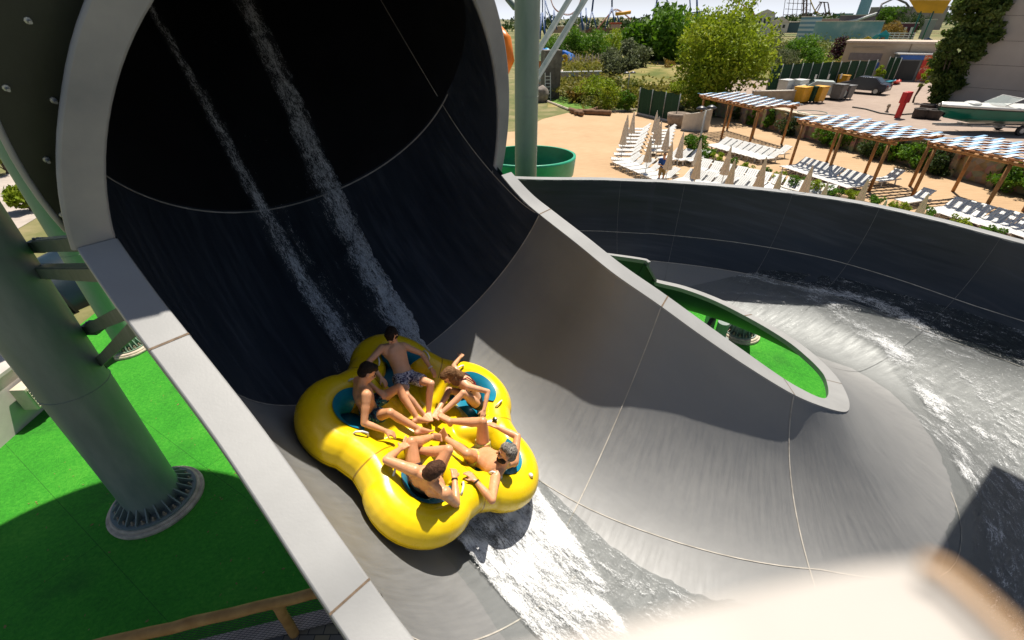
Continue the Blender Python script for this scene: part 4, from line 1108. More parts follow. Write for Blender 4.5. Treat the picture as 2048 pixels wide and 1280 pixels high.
for k in range(9): mb.box((.432, -.02, .10+.055*k), (.012, .22, .02))
mb.build('side_louvres', M_DK, ra)
for x in (-.3, .3): MB().box((x, 0, -.0), (.05, .4, .04)).build('bracket', M_STEEL, ra)

# ---------------------------------------------------------------- log fence with a net, bottom left
M_LOG = pmat('log_wood', (.42, .20, .05), .7, .45, 5, .4, 25, col2=(.62, .34, .11))
f0, f1 = at(120, 1308, 1.0), at(700, 1170, 1.0); fd = unit(f1-f0)
rf = empty('log_fence', (f0[0], f0[1], 0), 0, 'brown log railing with black netting along the artificial lawn', 'fence')
L = np.linalg.norm(f1-f0)
def wob(a, b, r, n=14):
    P = [a+(b-a)*k/n+np.array([0, .012*nz(k*.7, 1, 2), .012*nz(k*.7, 5, 2)]) for k in range(n+1)]
    return MB().tube(P, [r*(1+.08*nz(k*.9, 3, 7)) for k in range(n+1)], 12)
wob(np.array([0, 0, 1.0]), np.array([*(f1-f0)[:2], 1.0]), .078).build('rail', M_LOG, rf, True)
pb = at(590, 1262, 0); s_post = (pb-f0)[:2]@fd[:2]
for s_ in (s_post, s_post-2.3):
    p = fd*s_; wob(np.array([p[0], p[1], 0]), np.array([p[0], p[1], 1.0]), .075, 8).build('post', M_LOG, rf, True)
mb = MB(); st = .085
for k in range(int((L+1)/st)):
    s_ = k*st-.9
    for sg in (-1, 1):
        a0, a1 = s_, s_+sg*.9; z0, z1 = .04, .94
        if sg < 0: a0, a1 = s_+.9, s_
        lo, hi = 0.0, 1.0
        for lim, cmp in ((0, 1), (L, -1)):
            pass
        t = [q for q in (0, 1)]
        def P(q): return fd*(a0+(a1-a0)*q)+np.array([0, 0, z0+(z1-z0)*q])
        q0 = max(0, min(1, (0-a0)/(a1-a0))) if a1 != a0 else 0; q1 = max(0, min(1, (L-a0)/(a1-a0)))
        qa, qb = (0, 1)
        if a1 > a0: qa, qb = max(0, -a0/(a1-a0)), min(1, (L-a0)/(a1-a0))
        else: qa, qb = max(0, (L-a0)/(a1-a0)), min(1, -a0/(a1-a0))
        if qb-qa > .02: mb.tube([P(qa), P(qb)], .0035, 4, False)
mb.build('net', M_BLACK, rf)
nf = np.array([fd[1], -fd[0], 0])  # towards the viewer
kb = f0*np.array([1, 1, 0])-nf*.24
o = MB().add([kb-fd*3, kb+fd*(L+6), kb+fd*(L+6)+nf*.22, kb-fd*3+nf*.22], [(0, 1, 2, 3)])
V = np.array(o.v); V2 = V.copy(); V[:, 2] = 0; V2[:, 2] = .06
o = MB().add(np.vstack([V, V2]), [(0, 1, 2, 3), (4, 7, 6, 5), (0, 4, 5, 1), (1, 5, 6, 2), (2, 6, 7, 3), (3, 7, 4, 0)]).build('kerb', pmat('kerb_pinkish', (.50, .40, .34), .9, .2, 5, .2, 40)); o['kind'] = 'structure'
n = N('paving_blocks'); br = n.n('ShaderNodeTexBrick'); n.l(n.coords('Object'), br.inputs['Vector']); br.inputs['Scale'].default_value = 1.0
br.inputs['Brick Width'].default_value = .24; br.inputs['Row Height'].default_value = .16; br.inputs['Mortar Size'].default_value = .008
for k_, c_ in (('Color1', (.16, .14, .13, 1)), ('Color2', (.30, .23, .13, 1)), ('Mortar', (.05, .045, .04, 1))): br.inputs[k_].default_value = c_
n.set(Base_Color=br.outputs[0], Roughness=.9)
kc = kb+nf*.225
o = MB().add([kc-fd*6, kc+fd*(L+9), kc+fd*(L+9)+nf*7, kc-fd*6+nf*7], [(0, 1, 2, 3)]); V = np.array(o.v); V[:, 2] = .012
o = MB().add(V, o.f).build('pavement', n.m); o['kind'] = 'structure'

# ---------------------------------------------------------------- parapet of the viewing platform, right under the lens
Z_L = CAM_H-.10
pts = [(960, 1300), (1110, 1268), (1290, 1218), (1480, 1172), (1660, 1128), (1770, 1110), (1840, 1107), (1890, 1118), (1930, 1146), (1990, 1200), (2060, 1268), (2180, 1390)]
top = [at(x, y, Z_L) for x, y in pts]
poly = [(p[0], p[1]) for p in top]+[(.32, -.30), (-.15, -.30), (-.02, .02)]
M_PAR = pmat('parapet_cream', (.47, .43, .39), .6, .06, 30); M_PARE = pmat('parapet_edge_tan', (.72, .44, .22), .5, .2, 40)
rp = empty('parapet', (0, 0, Z_L-.03), 0, 'cream platform parapet with a tan edge, close and out of focus', 'parapet')
def smooth_poly(P, it=2):
    P = [np.array(p) for p in P]
    for _ in range(it):
        Q = []
        for a, b in zip(P, P[1:]+P[:1]): Q += [a*.75+b*.25, a*.25+b*.75]
        P = Q
    return [tuple(p) for p in P]
MB().prism(smooth_poly(poly), -.02, .03).build('coping', M_PAR, rp, bevel=.006)
ed = [at(x, y, Z_L+.004)-np.array([0, 0, Z_L-.03]) for x, y in ((1846, 1124), (1884, 1140), (1920, 1168), (1980, 1222), (2050, 1290), (2170, 1400))]
MB().tube(ed, .0015, 10).build('edge_strip', M_PARE, rp, True)
# ---------------------------------------------------------------- vegetation
def leaf_mat(name, dark, mid, light, scale=.55):
    n = N(name); v = n.coords('Object')
    f = n.math('ADD', n.math('MULTIPLY', n.noise(scale, 3, v), .55), n.math('MULTIPLY', n.noise(scale*9, 2, v), .45))
    c = n.ramp(f, [(.34, dark), (.5, mid), (.66, light)])
    n.set(Base_Color=c, Roughness=.65); n.b.inputs['Specular IOR Level'].default_value = .3
    t = n.n('ShaderNodeBsdfTranslucent'); n.l(c, t.inputs[0]); m = n.n('ShaderNodeMixShader'); m.inputs[0].default_value = .35
    n.l(n.b.outputs[0], m.inputs[1]); n.l(t.outputs[0], m.inputs[2]); n.l(m.outputs[0], n.out.inputs['Surface']); return n.m
L_YEL = leaf_mat('leaf_yellow_green', (.16, .24, .010), (.27, .36, .016), (.42, .46, .045))
L_GRN = leaf_mat('leaf_mid_green', (.045, .125, .008), (.10, .22, .012), (.20, .33, .028))
L_DRK = leaf_mat('leaf_dark_green', (.018, .042, .010), (.04, .075, .016), (.085, .125, .03))
L_OLV = leaf_mat('leaf_grey_olive', (.055, .075, .030), (.14, .165, .075), (.27, .29, .15))
L_PUR = leaf_mat('leaf_purple', (.022, .008, .012), (.05, .016, .022), (.09, .03, .035))
L_RUS = leaf_mat('leaf_rusty', (.15, .11, .02), (.28, .18, .03), (.42, .24, .06))
L_POP = leaf_mat('leaf_poplar', (.03, .06, .010), (.09, .14, .022), (.26, .31, .09), .9)
M_BARK = pmat('bark', (.11, .085, .06), .95, .35, 6, .5, 20)
def leaves(pts, size, r, stretch=1.0):
    """small leaf faces, one per point"""
    n = len(pts); V = np.empty((n, 4, 3)); 
    a = r.normal(size=(n, 3)); a /= np.linalg.norm(a, axis=1, keepdims=True)
    b = r.normal(size=(n, 3)); b -= (b*a).sum(1, keepdims=True)*a; b /= np.linalg.norm(b, axis=1, keepdims=True)
    s = size*r.uniform(.55, 1.35, (n, 1)); p = np.array(pts)
    V[:, 0] = p-a*s*.9*stretch; V[:, 1] = p+b*s*.45; V[:, 2] = p+a*s*.9*stretch; V[:, 3] = p-b*s*.45
    me = bpy.data.meshes.new('leaves'); me.from_pydata(V.reshape(-1, 3).tolist(), [], [(4*i, 4*i+1, 4*i+2, 4*i+3) for i in range(n)]); me.update()
    return me
def crown_points(w, h, n, r, lumps=22, shape='round', z0=0.0):
    """leaf positions: many clumps of different size spread through an uneven crown of half width w and height h"""
    C = []
    for k in range(lumps):
        for _ in range(50):
            q = r.uniform(-1, 1, 3)
            if (q**2).sum() < 1: break
        if shape == 'column': x, y, z = q[0]*w*(1-.35*abs(q[2])), q[1]*w*(1-.35*abs(q[2])), (q[2]*.5+.5)*h
        elif shape == 'cone':
            z = (q[2]*.5+.5); x, y, z = q[0]*w*(1-.8*z), q[1]*w*(1-.8*z), z*h
        else: x, y, z = q[0]*w*.8, q[1]*w*.8, (q[2]*.42+.5)*h
        C.append((x, y, z, r.uniform(.22, .46)*min(w, h*.6)*(.8 if lumps > 80 else 1)))
    P = []; wts = np.array([c[3]**2 for c in C]); cnt = (wts/wts.sum()*n).astype(int)
    for (x, y, z, rad), m in zip(C, cnt):
        d = r.normal(size=(m, 3)); d /= np.linalg.norm(d, axis=1, keepdims=True)
        t = r.uniform(.35, 1.08, (m, 1))**.6
        P.append(np.array([x, y, z])+d*rad*t*np.array([1, 1, .8]))
    P = np.vstack(P); P[:, 2] = np.maximum(P[:, 2], .04)+z0
    return P, C
PLANTN = [0]
def tree(name, label, px, base, top, half, mat, z0=0.0, n=2600, shape='round', leaf=None, trunk=.22, cat='tree', group=None, loc=None, wh=None, lumps=22):
    PLANTN[0] += 1; r = np.random.default_rng(100+PLANTN[0])
    p = np.array(loc) if loc is not None else at(px, base, z0)
    if wh: w, h = wh
    else:
        dep = (p-CAM)@V_FWD; w = half*dep/FOC
        lo, hi = 0.2, 40.0
        for _ in range(40):
            m = (lo+hi)/2
            if project(p+np.array([0, 0, m]))[1] > top: lo = m
            else: hi = m
        h = lo
    root = empty(name, tuple(p), r.uniform(0, 6), label, cat, group)
    th = h*trunk
    P, C = crown_points(w, h-th, n, r, lumps, shape, th)
    if leaf is None: leaf = max(.09, .052*math.sqrt(w*h))
    me = leaves(P, leaf, r); link('crown', me, mat, root)
    mb = MB()
    tr = max(.035, .022*h) if shape != 'column' else .018*h
    mb.tube([(0, 0, -.1), (.02*h*r.uniform(-1, 1), .02*h*r.uniform(-1, 1), th*.6), (0, 0, th+.25*(h-th))], [tr*1.2, tr, tr*.55], 9)
    for c in C[:9]: mb.tube([(0, 0, th*.75), (c[0]*.5, c[1]*.5, th+c[2]*.55), (c[0]*.9, c[1]*.9, th+c[2]*.95)], [tr*.5, tr*.3, tr*.10], 6)
    mb.build('trunk', M_BARK, root, True)
    return root
TG = 'trees and shrubs beyond the plaza'
tree('tree', 'large bright yellow green tree behind the dark green screen, before the pergolas', 1420, 226, -22, 92, L_YEL, 0, 17000, lumps=80, leaf=.20, trunk=.07, group=TG)
tree('tree', 'tall dense mid green tree, tallest crown against the sky', 1318, 150, 2, 78, L_GRN, 0, 6500, lumps=44, leaf=.50, trunk=.04, group=TG)
tree('tree', 'rounded grey green willow-like tree with silvery leaves', 1246, 168, 72, 50, L_OLV, 0, 6000, lumps=34, leaf=.27, trunk=.02, group=TG)
for k, (x, b, t, hw, m, l) in enumerate(((1115, 128, 66, 34, L_GRN, 'small green tree beside the galvanised column, behind the strut'), (1150, 128, 44, 26, L_GRN, 'upright green tree rising just right of the struts'), (1188, 132, 58, 34, L_GRN, 'bushy green tree between the struts and the silvery tree'), (1222, 128, 62, 28, L_YEL, 'lighter green tree touching the silvery tree from behind'), (1086, 132, 92, 20, L_DRK, 'low dark tree partly hidden by the galvanised column'),
        (1380, 128, 44, 30, L_GRN, 'green tree tucked behind the yellow green tree, right of the tallest'), (1470, 118, 30, 34, L_YEL, 'tall feathery yellow tree top right of the largest yellow green tree'), (1538, 138, 56, 36, L_OLV, 'dark olive tree above the green fence'), (1600, 140, 66, 42, L_GRN, 'mid green tree beside the dark olive one, before the cloud mural'), (1688, 128, 72, 40, L_PUR, 'dark purple leaved tree near the beige building'),
        (1640, 142, 112, 22, L_YEL, 'low yellow shrub left of the purple tree'), (1672, 146, 122, 26, L_RUS, 'rusty yellow shrub at the end of the green fence'), (1512, 158, 104, 26, L_YEL, 'yellow green shrub at the left end of the long green fence'), (1768, 60, 8, 30, L_GRN, 'green tree behind the grey block wall'), (1812, 72, 24, 30, L_DRK, 'dark pine between the playground and the grey block wall'),
        (1778, 80, 38, 26, L_RUS, 'golden shrub in front of the grey block wall'), (1832, 150, 100, 18, L_YEL, 'bright shrub beside the small kiosk'), (1752, 166, 128, 10, L_YEL, 'slim young tree right of the dark car'), (1562, 150, 92, 26, L_OLV, 'small grey green tree between the dark olive and the mid green one'), (1624, 150, 88, 24, L_GRN, 'young green tree just left of the yellow shrub'), (1448, 122, 42, 30, L_YEL, 'pale yellow tree right behind the crown of the largest tree'), (1490, 152, 74, 30, L_YEL, 'yellow green tree between the largest tree and the dark olive one'), (1404, 150, 64, 28, L_GRN, 'dark gap filling tree behind the largest yellow green tree'), (1290, 142, 54, 30, L_DRK, 'dark green tree directly behind the silvery one'),
        (1098, 120, 74, 24, L_GRN, 'small green tree just right of the galvanised column'), (1132, 118, 62, 26, L_DRK, 'dark tree between the two struts'), (1168, 120, 56, 26, L_GRN, 'leafy tree right of the struts before the brick wall'), (1206, 118, 66, 24, L_GRN, 'bushy tree before the brick wall, near the orange slide'), (1242, 118, 58, 24, L_GRN, 'green tree rising behind the silvery tree'), (1276, 172, 144, 20, L_YEL, 'low yellow green bush on the meadow under the silvery tree'), (1312, 176, 150, 20, L_GRN, 'low green bush on the meadow left of the largest tree'), (1336, 156, 120, 20, L_YEL, 'yellow green bush against the trunk of the tallest tree'), (1330, 168, 110, 16, L_RUS, 'reddish shrub between the silvery and the yellow green tree'))):
    tree('tree', l, x, b, t, hw, m, Z_P if x > 1500 else 0, 2400, lumps=26, trunk=.03, group=TG)
tree('poplar_tree', 'tall dark poplar leaning over the grey warehouse wall', 1867, 214, -90, 40, L_POP, Z_P, 15000, 'column', .20, .03, lumps=150, group=TG)
tree('young_tree', 'thin young tree with sparse leaves by the red hydrant sign', 1826, 205, 128, 12, L_YEL, Z_P, 260, lumps=8, leaf=.16, trunk=.25, group=TG)
SG = 'shrubs on the bank beyond the plaza'
for k, (x, b, t, hw, m, l) in enumerate(((1180, 206, 148, 36, L_YEL, 'broad yellow green bush on the grassy bank behind the logs'), (1215, 222, 160, 30, L_YEL, 'tangled bush right of the broad yellow green one'), (1150, 205, 172, 22, L_RUS, 'rusty bush at the left end of the bank'), (1250, 222, 178, 18, L_GRN, 'thin green shrub next to the green screen'), (1345, 205, 160, 30, L_YEL, 'grassy shrub above the green screen'), (1300, 158, 128, 22, L_RUS, 'dry orange shrub below the silvery tree'))):
    tree('bush', l, x, b, t, hw, m, 0, 1500, lumps=18, leaf=.14, trunk=.02, cat='bush', group=SG)
# left edge behind the tall columns
for k, (x, b, t, hw, m, l) in enumerate(((14, 345, 225, 34, L_YEL, 'yellow green bush at the far left edge'), (60, 420, 345, 30, L_YEL, 'sunlit bush behind the second column'), (30, 300, 200, 40, L_GRN, 'green tree at the far left behind the bush'))):
    tree('bush' if k < 2 else 'tree', l, x, b, t, hw, m, 0, 1500, lumps=16, leaf=.13, trunk=.05, cat='bush' if k < 2 else 'tree', group='plants left of the slide')
q = [at(-40, 372, 0), at(72, 318, 0), at(96, 420, 0), at(10, 470, 0)]
sheet('path', [tuple(p[:2]) for p in q], -.045, pmat('concrete_path', (.42, .36, .31), .95, .15, 1.5))
# climbing plants and shrubs in the niches of the retaining wall
def along(s_, off=0.0, z=0.0): p = WALL_A+wd*s_+(-wn)*off; return np.array([p[0], p[1], z])
WL = np.linalg.norm(WALL_B-WALL_A)
for k, s_ in enumerate((2.2, 4.3, 6.3, 8.6, 12.0, 13.6, 16.2, 17.6, 19.0, 20.6, 23.8, 25.4, 27.0)):
    tree('climbing_shrub', 'dark climbing shrub on the stone retaining wall, %s from the far end' % ['first', 'second', 'third', 'fourth', 'fifth', 'sixth', 'seventh', 'eighth', 'ninth', 'tenth', 'eleventh', 'twelfth', 'thirteenth'][k], 0, 0, 0, 0, (L_DRK, L_GRN, L_GRN)[k % 3], 0, 1500, 'column', .10, .03, 'shrub', 'climbing shrubs along the retaining wall', along(s_, .35), (.42 if s_ < 7 else .95, 1.55), 22)

# rough grass and low growth on the bank and under the trees
r_ = np.random.default_rng(11); PP = []
for k in range(1700):
    x = r_.uniform(1130, 1500); y = r_.uniform(112, 214) if k < 1000 else r_.uniform(116, 186)
    if x < 1180 and y > 196: continue
    p = at(x, y, .9 if y < 190 else .3); w_ = r_.uniform(.5, 1.6)*(p[1]/70)
    q = r_.normal(size=(22, 3))*np.array([1, 1, .34])*w_; q[:, 2] = abs(q[:, 2]); PP.append(p+q)
o = link('undergrowth', leaves(np.vstack(PP), .30, r_), leaf_mat('leaf_meadow', (.10, .13, .015), (.21, .20, .03), (.34, .27, .08), .12)); o['kind'] = 'stuff'
r_ = np.random.default_rng(12); PP = []
for k in range(420):
    x = r_.uniform(1500, 1760); y = r_.uniform(88, 150)-(x-1500)*.03
    p = at(x, y, Z_P); w_ = r_.uniform(.5, 1.4)*(p[1]/80)
    q = r_.normal(size=(22, 3))*np.array([1, 1, .4])*w_; q[:, 2] = abs(q[:, 2]); PP.append(p+q)
o = link('undergrowth', leaves(np.vstack(PP), .34, r_), leaf_mat('leaf_scrub', (.06, .10, .012), (.13, .17, .025), (.30, .24, .07), .10)); o['kind'] = 'stuff'

r_ = np.random.default_rng(21); PP = []
for k in range(260):
    x, y = r_.uniform(-10, -2.6), r_.uniform(3.3, 11)
    PP.append([x, y, .012])
lm = leaves(np.array(PP), .035, r_)
for v_ in lm.vertices: v_.co.z = .008+abs(v_.co.z-.012)*.3
o = link('leaf_litter', lm, leaf_mat('leaf_dry', (.20, .12, .04), (.32, .22, .08), (.45, .36, .16), 8)); o['kind'] = 'stuff'
# ---------------------------------------------------------------- plaza furniture
ORD = ['first', 'second', 'third', 'fourth', 'fifth', 'sixth', 'seventh', 'eighth', 'ninth', 'tenth', 'eleventh', 'twelfth', 'thirteenth', 'fourteenth']
M_PLAST = pmat('lounger_plastic', (.74, .73, .70), .45, .08, 3)
def lounger():
    root = empty('sun_lounger', (0, 0, 0), 0, '', 'sun lounger')
    mb = MB()
    for k in range(9): mb.box((.06+.13*k+.05, 0, .33), (.108, .60, .028))
    mb.build('seat', M_PLAST, root)
    R = [[math.cos(.62), 0, -math.sin(.62)], [0, 1, 0], [math.sin(.62), 0, math.cos(.62)]]
    mb = MB()
    for k in range(5):
        y = -.24+.12*k; mb.box((1.22+.36*math.cos(.62), y, .34+.36*math.sin(.62)), (.68, .10, .026), R)
    for q in (.03, .70): mb.box((1.22+q*math.cos(.62), 0, .335+q*math.sin(.62)), (.07, .62, .034), R)
    mb.build('backrest', M_PLAST, root)
    mb = MB()
    for y in (-.30, .30): mb.bar((.02, y, .32), (1.75, y, .32), .045, .06)
    mb.build('frame', M_PLAST, root)
    for x in (.25, 1.35):
        for y in (-.28, .28): MB().bar((x, y, .30), (x+.06, y*1.04, 0), .05, .05).build('leg', M_PLAST, root)
    return root
L0 = None
def put_lounger(p, ang, label, group):
    global L0
    if L0 is None: L0 = lounger(); o = L0
    else: o = copy_tree(L0)
    o.location = (p[0], p[1], 0); o.rotation_euler = (0, 0, ang); o['label'] = label; o['group'] = group
    return o
tow = math.atan2(wn[1], wn[0])         # heads towards the retaining wall
def row(p0, p1, n, ang, fmt, group, extra=()):
    a, b = at(*p0, .3), at(*p1, .3)
    for k in range(n):
        q = a+(b-a)*k/max(1, n-1)
        put_lounger(q, ang+random.uniform(-.04, .04), fmt % ORD[k], group)
    for e, lab in extra: put_lounger(at(*e, .3), ang+.05, lab, group)
row((1412, 292), (1510, 318), 9, tow, 'white lounger under the far pergola, %s from the left', 'loungers under the far pergola', [((1532, 310), 'white lounger standing alone at the right end under the far pergola')])
row((1566, 336), (1682, 374), 8, tow, 'white lounger under the middle pergola, %s from the left', 'loungers under the middle pergola', [((1748, 362), 'white lounger set apart past the post of the middle pergola')])
row((1800, 404), (1802, 405), 1, tow, 'white lounger standing alone left of the near pergola row, %s there', 'loungers under the near pergola')
row((1860, 424), (2030, 472), 7, tow, 'white lounger under the near pergola, %s from the left', 'loungers under the near pergola')
row((1256, 258), (1221, 318), 9, -.12, 'white lounger in the left column on the open plaza, %s from the far end', 'loungers in the left column of the plaza')
row((1306, 262), (1288, 302), 7, .05, 'white lounger in the second column on the open plaza, %s from the far end', 'loungers in the second column of the plaza')
row((1228, 327), (1300, 358), 6, .35, 'white lounger in the front row curving along the dark slide wall, %s from the left', 'loungers in the front row of the plaza')
row((1318, 318), (1372, 322), 4, .45, 'white lounger in the middle of the plaza near the closed parasols, %s from the left', 'loungers in the middle of the plaza')
row((1345, 366), (1470, 384), 7, .62, 'white lounger close behind the rim of the dark wall, %s from the attendant', 'loungers behind the rim of the dark wall')
row((1388, 346), (1560, 388), 8, .8, 'white lounger beside the planter kerb, %s from the far end', 'loungers beside the planter')
row((1590, 396), (1640, 404), 3, .85, 'white lounger half hidden behind the rim, %s after the kerb row', 'loungers beside the planter')

M_CANVAS = pmat('parasol_canvas', (.78, .66, .52), .9, .12, 6, .2, 40)
M_ALU = pmat('parasol_pole', (.6, .6, .58), .4, .1, 5)
def parasol():
    root = empty('closed_parasol', (0, 0, 0), 0, '', 'parasol'); n = 24
    mb = MB(); prof = [(.015, 2.42), (.035, 2.34), (.085, 2.0), (.13, 1.6), (.17, 1.25), (.215, .98)]
    V = []; F = []
    for r_, z in prof:
        for k in range(n):
            a = 2*math.pi*k/n; rr = r_*(1+.22*(1 if k % 3 == 0 else -.45)*min(1, (2.42-z)/.6)); V.append((rr*math.cos(a+z*.5), rr*math.sin(a+z*.5), z+.03*((k % 3) == 0)))
    for i in range(len(prof)-1):
        for k in range(n): F.append((i*n+k, (i+1)*n+k, (i+1)*n+(k+1) % n, i*n+(k+1) % n))
    mb.add(V, F); mb.build('canopy', M_CANVAS, root)
    MB().tube([(0, 0, 0), (0, 0, 2.45)], .024, 10).build('pole', M_ALU, root)
    MB().lathe([(.25, 0), (.25, .06), (.05, .09), (.05, .2)], (0, 0, 0), 16).build('base', M_CONC, root)
    return root
PAR = parasol(); first = True
tips = [(1256, 230, 'far left of the lounger columns'), (1251, 243, 'left, in front of the farthest one'), (1268, 224, 'at the far end near the green screen'), (1316, 222, 'tallest of the cluster by the green screen'), (1318, 234, 'middle of the cluster by the green screen'), (1323, 243, 'front of the cluster by the green screen'), (1337, 252, 'just right of the cluster by the green screen'), (1302, 272, 'between the two lounger columns'), (1344, 285, 'right beside the raised arm of the attendant'), (1366, 265, 'in front of the clipped hedge'),
        (1404, 278, 'behind the wide double parasol'), (1402, 300, 'wide one at the planter corner'), (1461, 293, 'before the far pergola loungers'), (1470, 320, 'near the rim below the far pergola'), (1534, 315, 'by the post of the middle pergola'), (1566, 343, 'at the rim left of the planter shrubs'), (1626, 331, 'before the loungers of the middle pergola'), (1657, 366, 'peeping over the rim below the middle pergola'), (1738, 358, 'between the middle and near pergola'), (1772, 401, 'only a tip above the rim'), (1860, 388, 'nearest one, by the near pergola loungers')]
for k, (x, y, wh_) in enumerate(tips):
    p = at(x, y, 2.42); o = PAR if k == 0 else copy_tree(PAR)
    o.location = (p[0], p[1], 0); o.rotation_euler = (random.uniform(-.02, .02), random.uniform(-.02, .02), random.uniform(0, 6))
    o['label'] = 'closed beige parasol, '+wh_; o['group'] = 'closed parasols on the plaza'
rs = np.random.default_rng(3)
for k in range(13):
    x = 1138+k*6.2+rs.uniform(-1.5, 1.5); p = at(x, 143+rs.uniform(-4, 3), 0); o = copy_tree(PAR)
    o.location = (p[0], p[1], 0); o.rotation_euler = (0, 0, rs.uniform(0, 6)); o.scale = (1.3, 1.3, 1.15)
    o['label'] = 'small closed parasol far off beyond the stone pillar, %s from the left' % ORD[k]; o['group'] = 'far closed parasols'

# pergolas: log posts, beams, blue and white strips
M_PINE = pmat('pergola_pine', (.34, .16, .05), .7, .3, 4, .3, 20)
M_TERRA = pmat('pergola_logs', (.40, .17, .07), .7, .25, 4, .3, 20)
M_SW = pmat('strip_white', (.72, .74, .76), .6, .06, 8); M_SB = pmat('strip_blue', (.22, .42, .66), .6, .1, 8)
def pergola(corner_px, length, depth, label, slant=.25):
    c = at(*corner_px, 0)                      # front left post
    ang = math.atan2(wd[1], wd[0])
    root = empty('pergola', (c[0], c[1], 0), ang, label, 'pergola', 'blue and white pergolas')
    H0, H1 = 2.62, 2.62; s = 1.0               # local x along the row, local y towards the wall
    for x in (0.0, length*.5, length):
        for y in (0, depth):
            MB().tube([(x, y, 0), (x, y, 2.5)], .085, 12).build('post', M_PINE, root, True)
    for y in (0, depth): MB().tube([(-.35, y, 2.56), (length+.35, y, 2.56)], .085, 12).build('beam', M_PINE, root, True)
    for k in range(5):
        x = -.2+(length+.4)*k/4; MB().tube([(x, -.35, 2.69), (x, depth+.35, 2.69)], .055, 10).build('rafter', M_TERRA, root, True)
    ny = 7
    for k in range(ny):
        y = -.30+(depth+.6)*k/(ny-1); MB().tube([(-.3, y, 2.77), (length+.3, y, 2.77)], .042, 8).build('purlin', M_TERRA, root, True)
    nx = int(length/.34)
    for k in range(nx):
        x = -.25+(length+.5)*k/(nx-1); a = MB()
        m = M_SW if k % 2 else M_SB
        # woven strip, over and under the purlins
        P = []
        for j in range(ny*2-1):
            y = -.42+(depth+.84)*j/(ny*2-2); z = 2.83+.035*math.cos(math.pi*(j/2+k)); P.append((x+slant*(y/depth-.5), y, z))
        rows = [[(p[0]-.095, p[1], p[2]), (p[0]+.095, p[1], p[2]), (p[0]+.095, p[1], p[2]+.014), (p[0]-.095, p[1], p[2]+.014)] for p in P]
        a.grid(np.array(rows), True, True); a.build('strip', m, root)
    return root
pergola((1395, 262), 6.2, 3.0, 'blue and white strip pergola farthest away, next to the yellow green tree')
pergola((1580, 331), 5.6, 3.0, 'blue and white strip pergola in the middle of the three')
pergola((1823, 394), 6.5, 3.0, 'blue and white strip pergola nearest, cut by the right edge')

# retaining wall with flagstone coping
n = N('rubble_stone'); v = n.coords('Object'); vo = n.n('ShaderNodeTexVoronoi'); n.l(v, vo.inputs['Vector']); vo.inputs['Scale'].default_value = 3.2
n.set(Base_Color=n.mix(.35, n.ramp(n.noise(1.5, 5, v), [(.3, (.20, .15, .10)), (.7, (.38, .30, .20))]), vo.outputs['Color'], 'SOFT_LIGHT'), Roughness=.95); n.bump(vo.outputs['Distance'], .8, .05)
M_RUB = n.m
rw = empty('retaining_wall', (WALL_A[0], WALL_A[1], 0), math.atan2(wd[1], wd[0]), 'rubble stone retaining wall below the car park, with flat stone coping', 'wall')
MB().box((WL/2+1, .10, .82), (WL+4, .35, 1.60)).build('masonry', M_RUB, rw)
mb = MB(); x = -1.0
while x < WL+2.5:
    l = random.uniform(.5, 1.1); mb.box((x+l/2, .16+random.uniform(-.05, .05), 1.655+random.uniform(-.01, .01)), (l-.03, random.uniform(.62, .85), .07)); x += l
mb.build('coping', pmat('flagstone', (.55, .46, .34), .9, .2, 2, .2, 30), rw)
for k in range(13):
    MB().box((1.2+k*2.2, -.20, .75), (.32, .28, 1.5)).build('pier', M_RUB, rw)
# planter strip with low shrubs between plaza and pergolas
M_KERB = pmat('planter_white', (.66, .60, .52), .8, .08, 3)
pk = [at(x, y, .2) for x, y in ((1384, 318), (1430, 336), (1500, 358), (1570, 382), (1650, 404), (1740, 428), (1850, 456), (2000, 498))]
rk = empty('planter_kerb', (0, 0, 0), 0, 'low white kerb of the planting strip curving behind the dark slide wall', 'planter')
rows = []
for a, p in enumerate(pk):
    d = unit((pk[min(a+1, len(pk)-1)]-pk[max(a-1, 0)])*np.array([1, 1, 0])); s_ = np.array([-d[1], d[0], 0])
    rows.append([[p[0]-s_[0]*q, p[1]-s_[1]*q, z] for q, z in ((-.09, 0), (-.09, .40), (.09, .40), (.09, 0))])
MB().grid(np.array(rows), True, True).build('kerb', M_KERB, rk)
rows2 = []
for a, p in enumerate(pk):
    d = unit((pk[min(a+1, len(pk)-1)]-pk[max(a-1, 0)])*np.array([1, 1, 0])); s_ = np.array([-d[1], d[0], 0])
    rows2.append([[p[0]+s_[0]*q, p[1]+s_[1]*q, .36] for q in (.09, 1.25)]); 
MB().grid(np.array(rows2)).build('soil', pmat('planter_soil', (.12, .08, .05), 1), rk)
for k in range(15):
    t = (k+.5)/15*(len(pk)-1); i = min(int(t), len(pk)-2); f = t-i; p = pk[i]*(1-f)+pk[i+1]*f
    d = unit((pk[i+1]-pk[i])*np.array([1, 1, 0])); s_ = np.array([-d[1], d[0], 0])
    tree('low_shrub', 'low bright green shrub in the white planter, %s from the far end' % (ORD+['fifteenth'])[k], 0, 0, 0, 0, (L_GRN, L_YEL)[k % 2], 0, 700, 'round', .055, .02, 'shrub', 'low shrubs in the planter', np.array([p[0]+s_[0]*.65, p[1]+s_[1]*.65, .33]), (.55, .62), 14)
hp_ = [at(1365, 300, 0), at(1385, 312, 0), at(1400, 290, 0)]
tree('hedge_bush', 'rounded clipped hedge beside the lamp post at the first pergola', 1385, 312, 262, 24, L_GRN, 0, 2200, 'round', .09, .02, 'hedge')
tree('hedge_bush', 'lower hedge running toward the planter below the lamp post', 1415, 322, 290, 16, L_GRN, 0, 1400, 'round', .08, .02, 'hedge')
tree('flowering_bush', 'pale flowering shrub in the round stone planter', 1352, 238, 208, 14, L_OLV, 0, 900, 'round', .12, .02, 'bush')
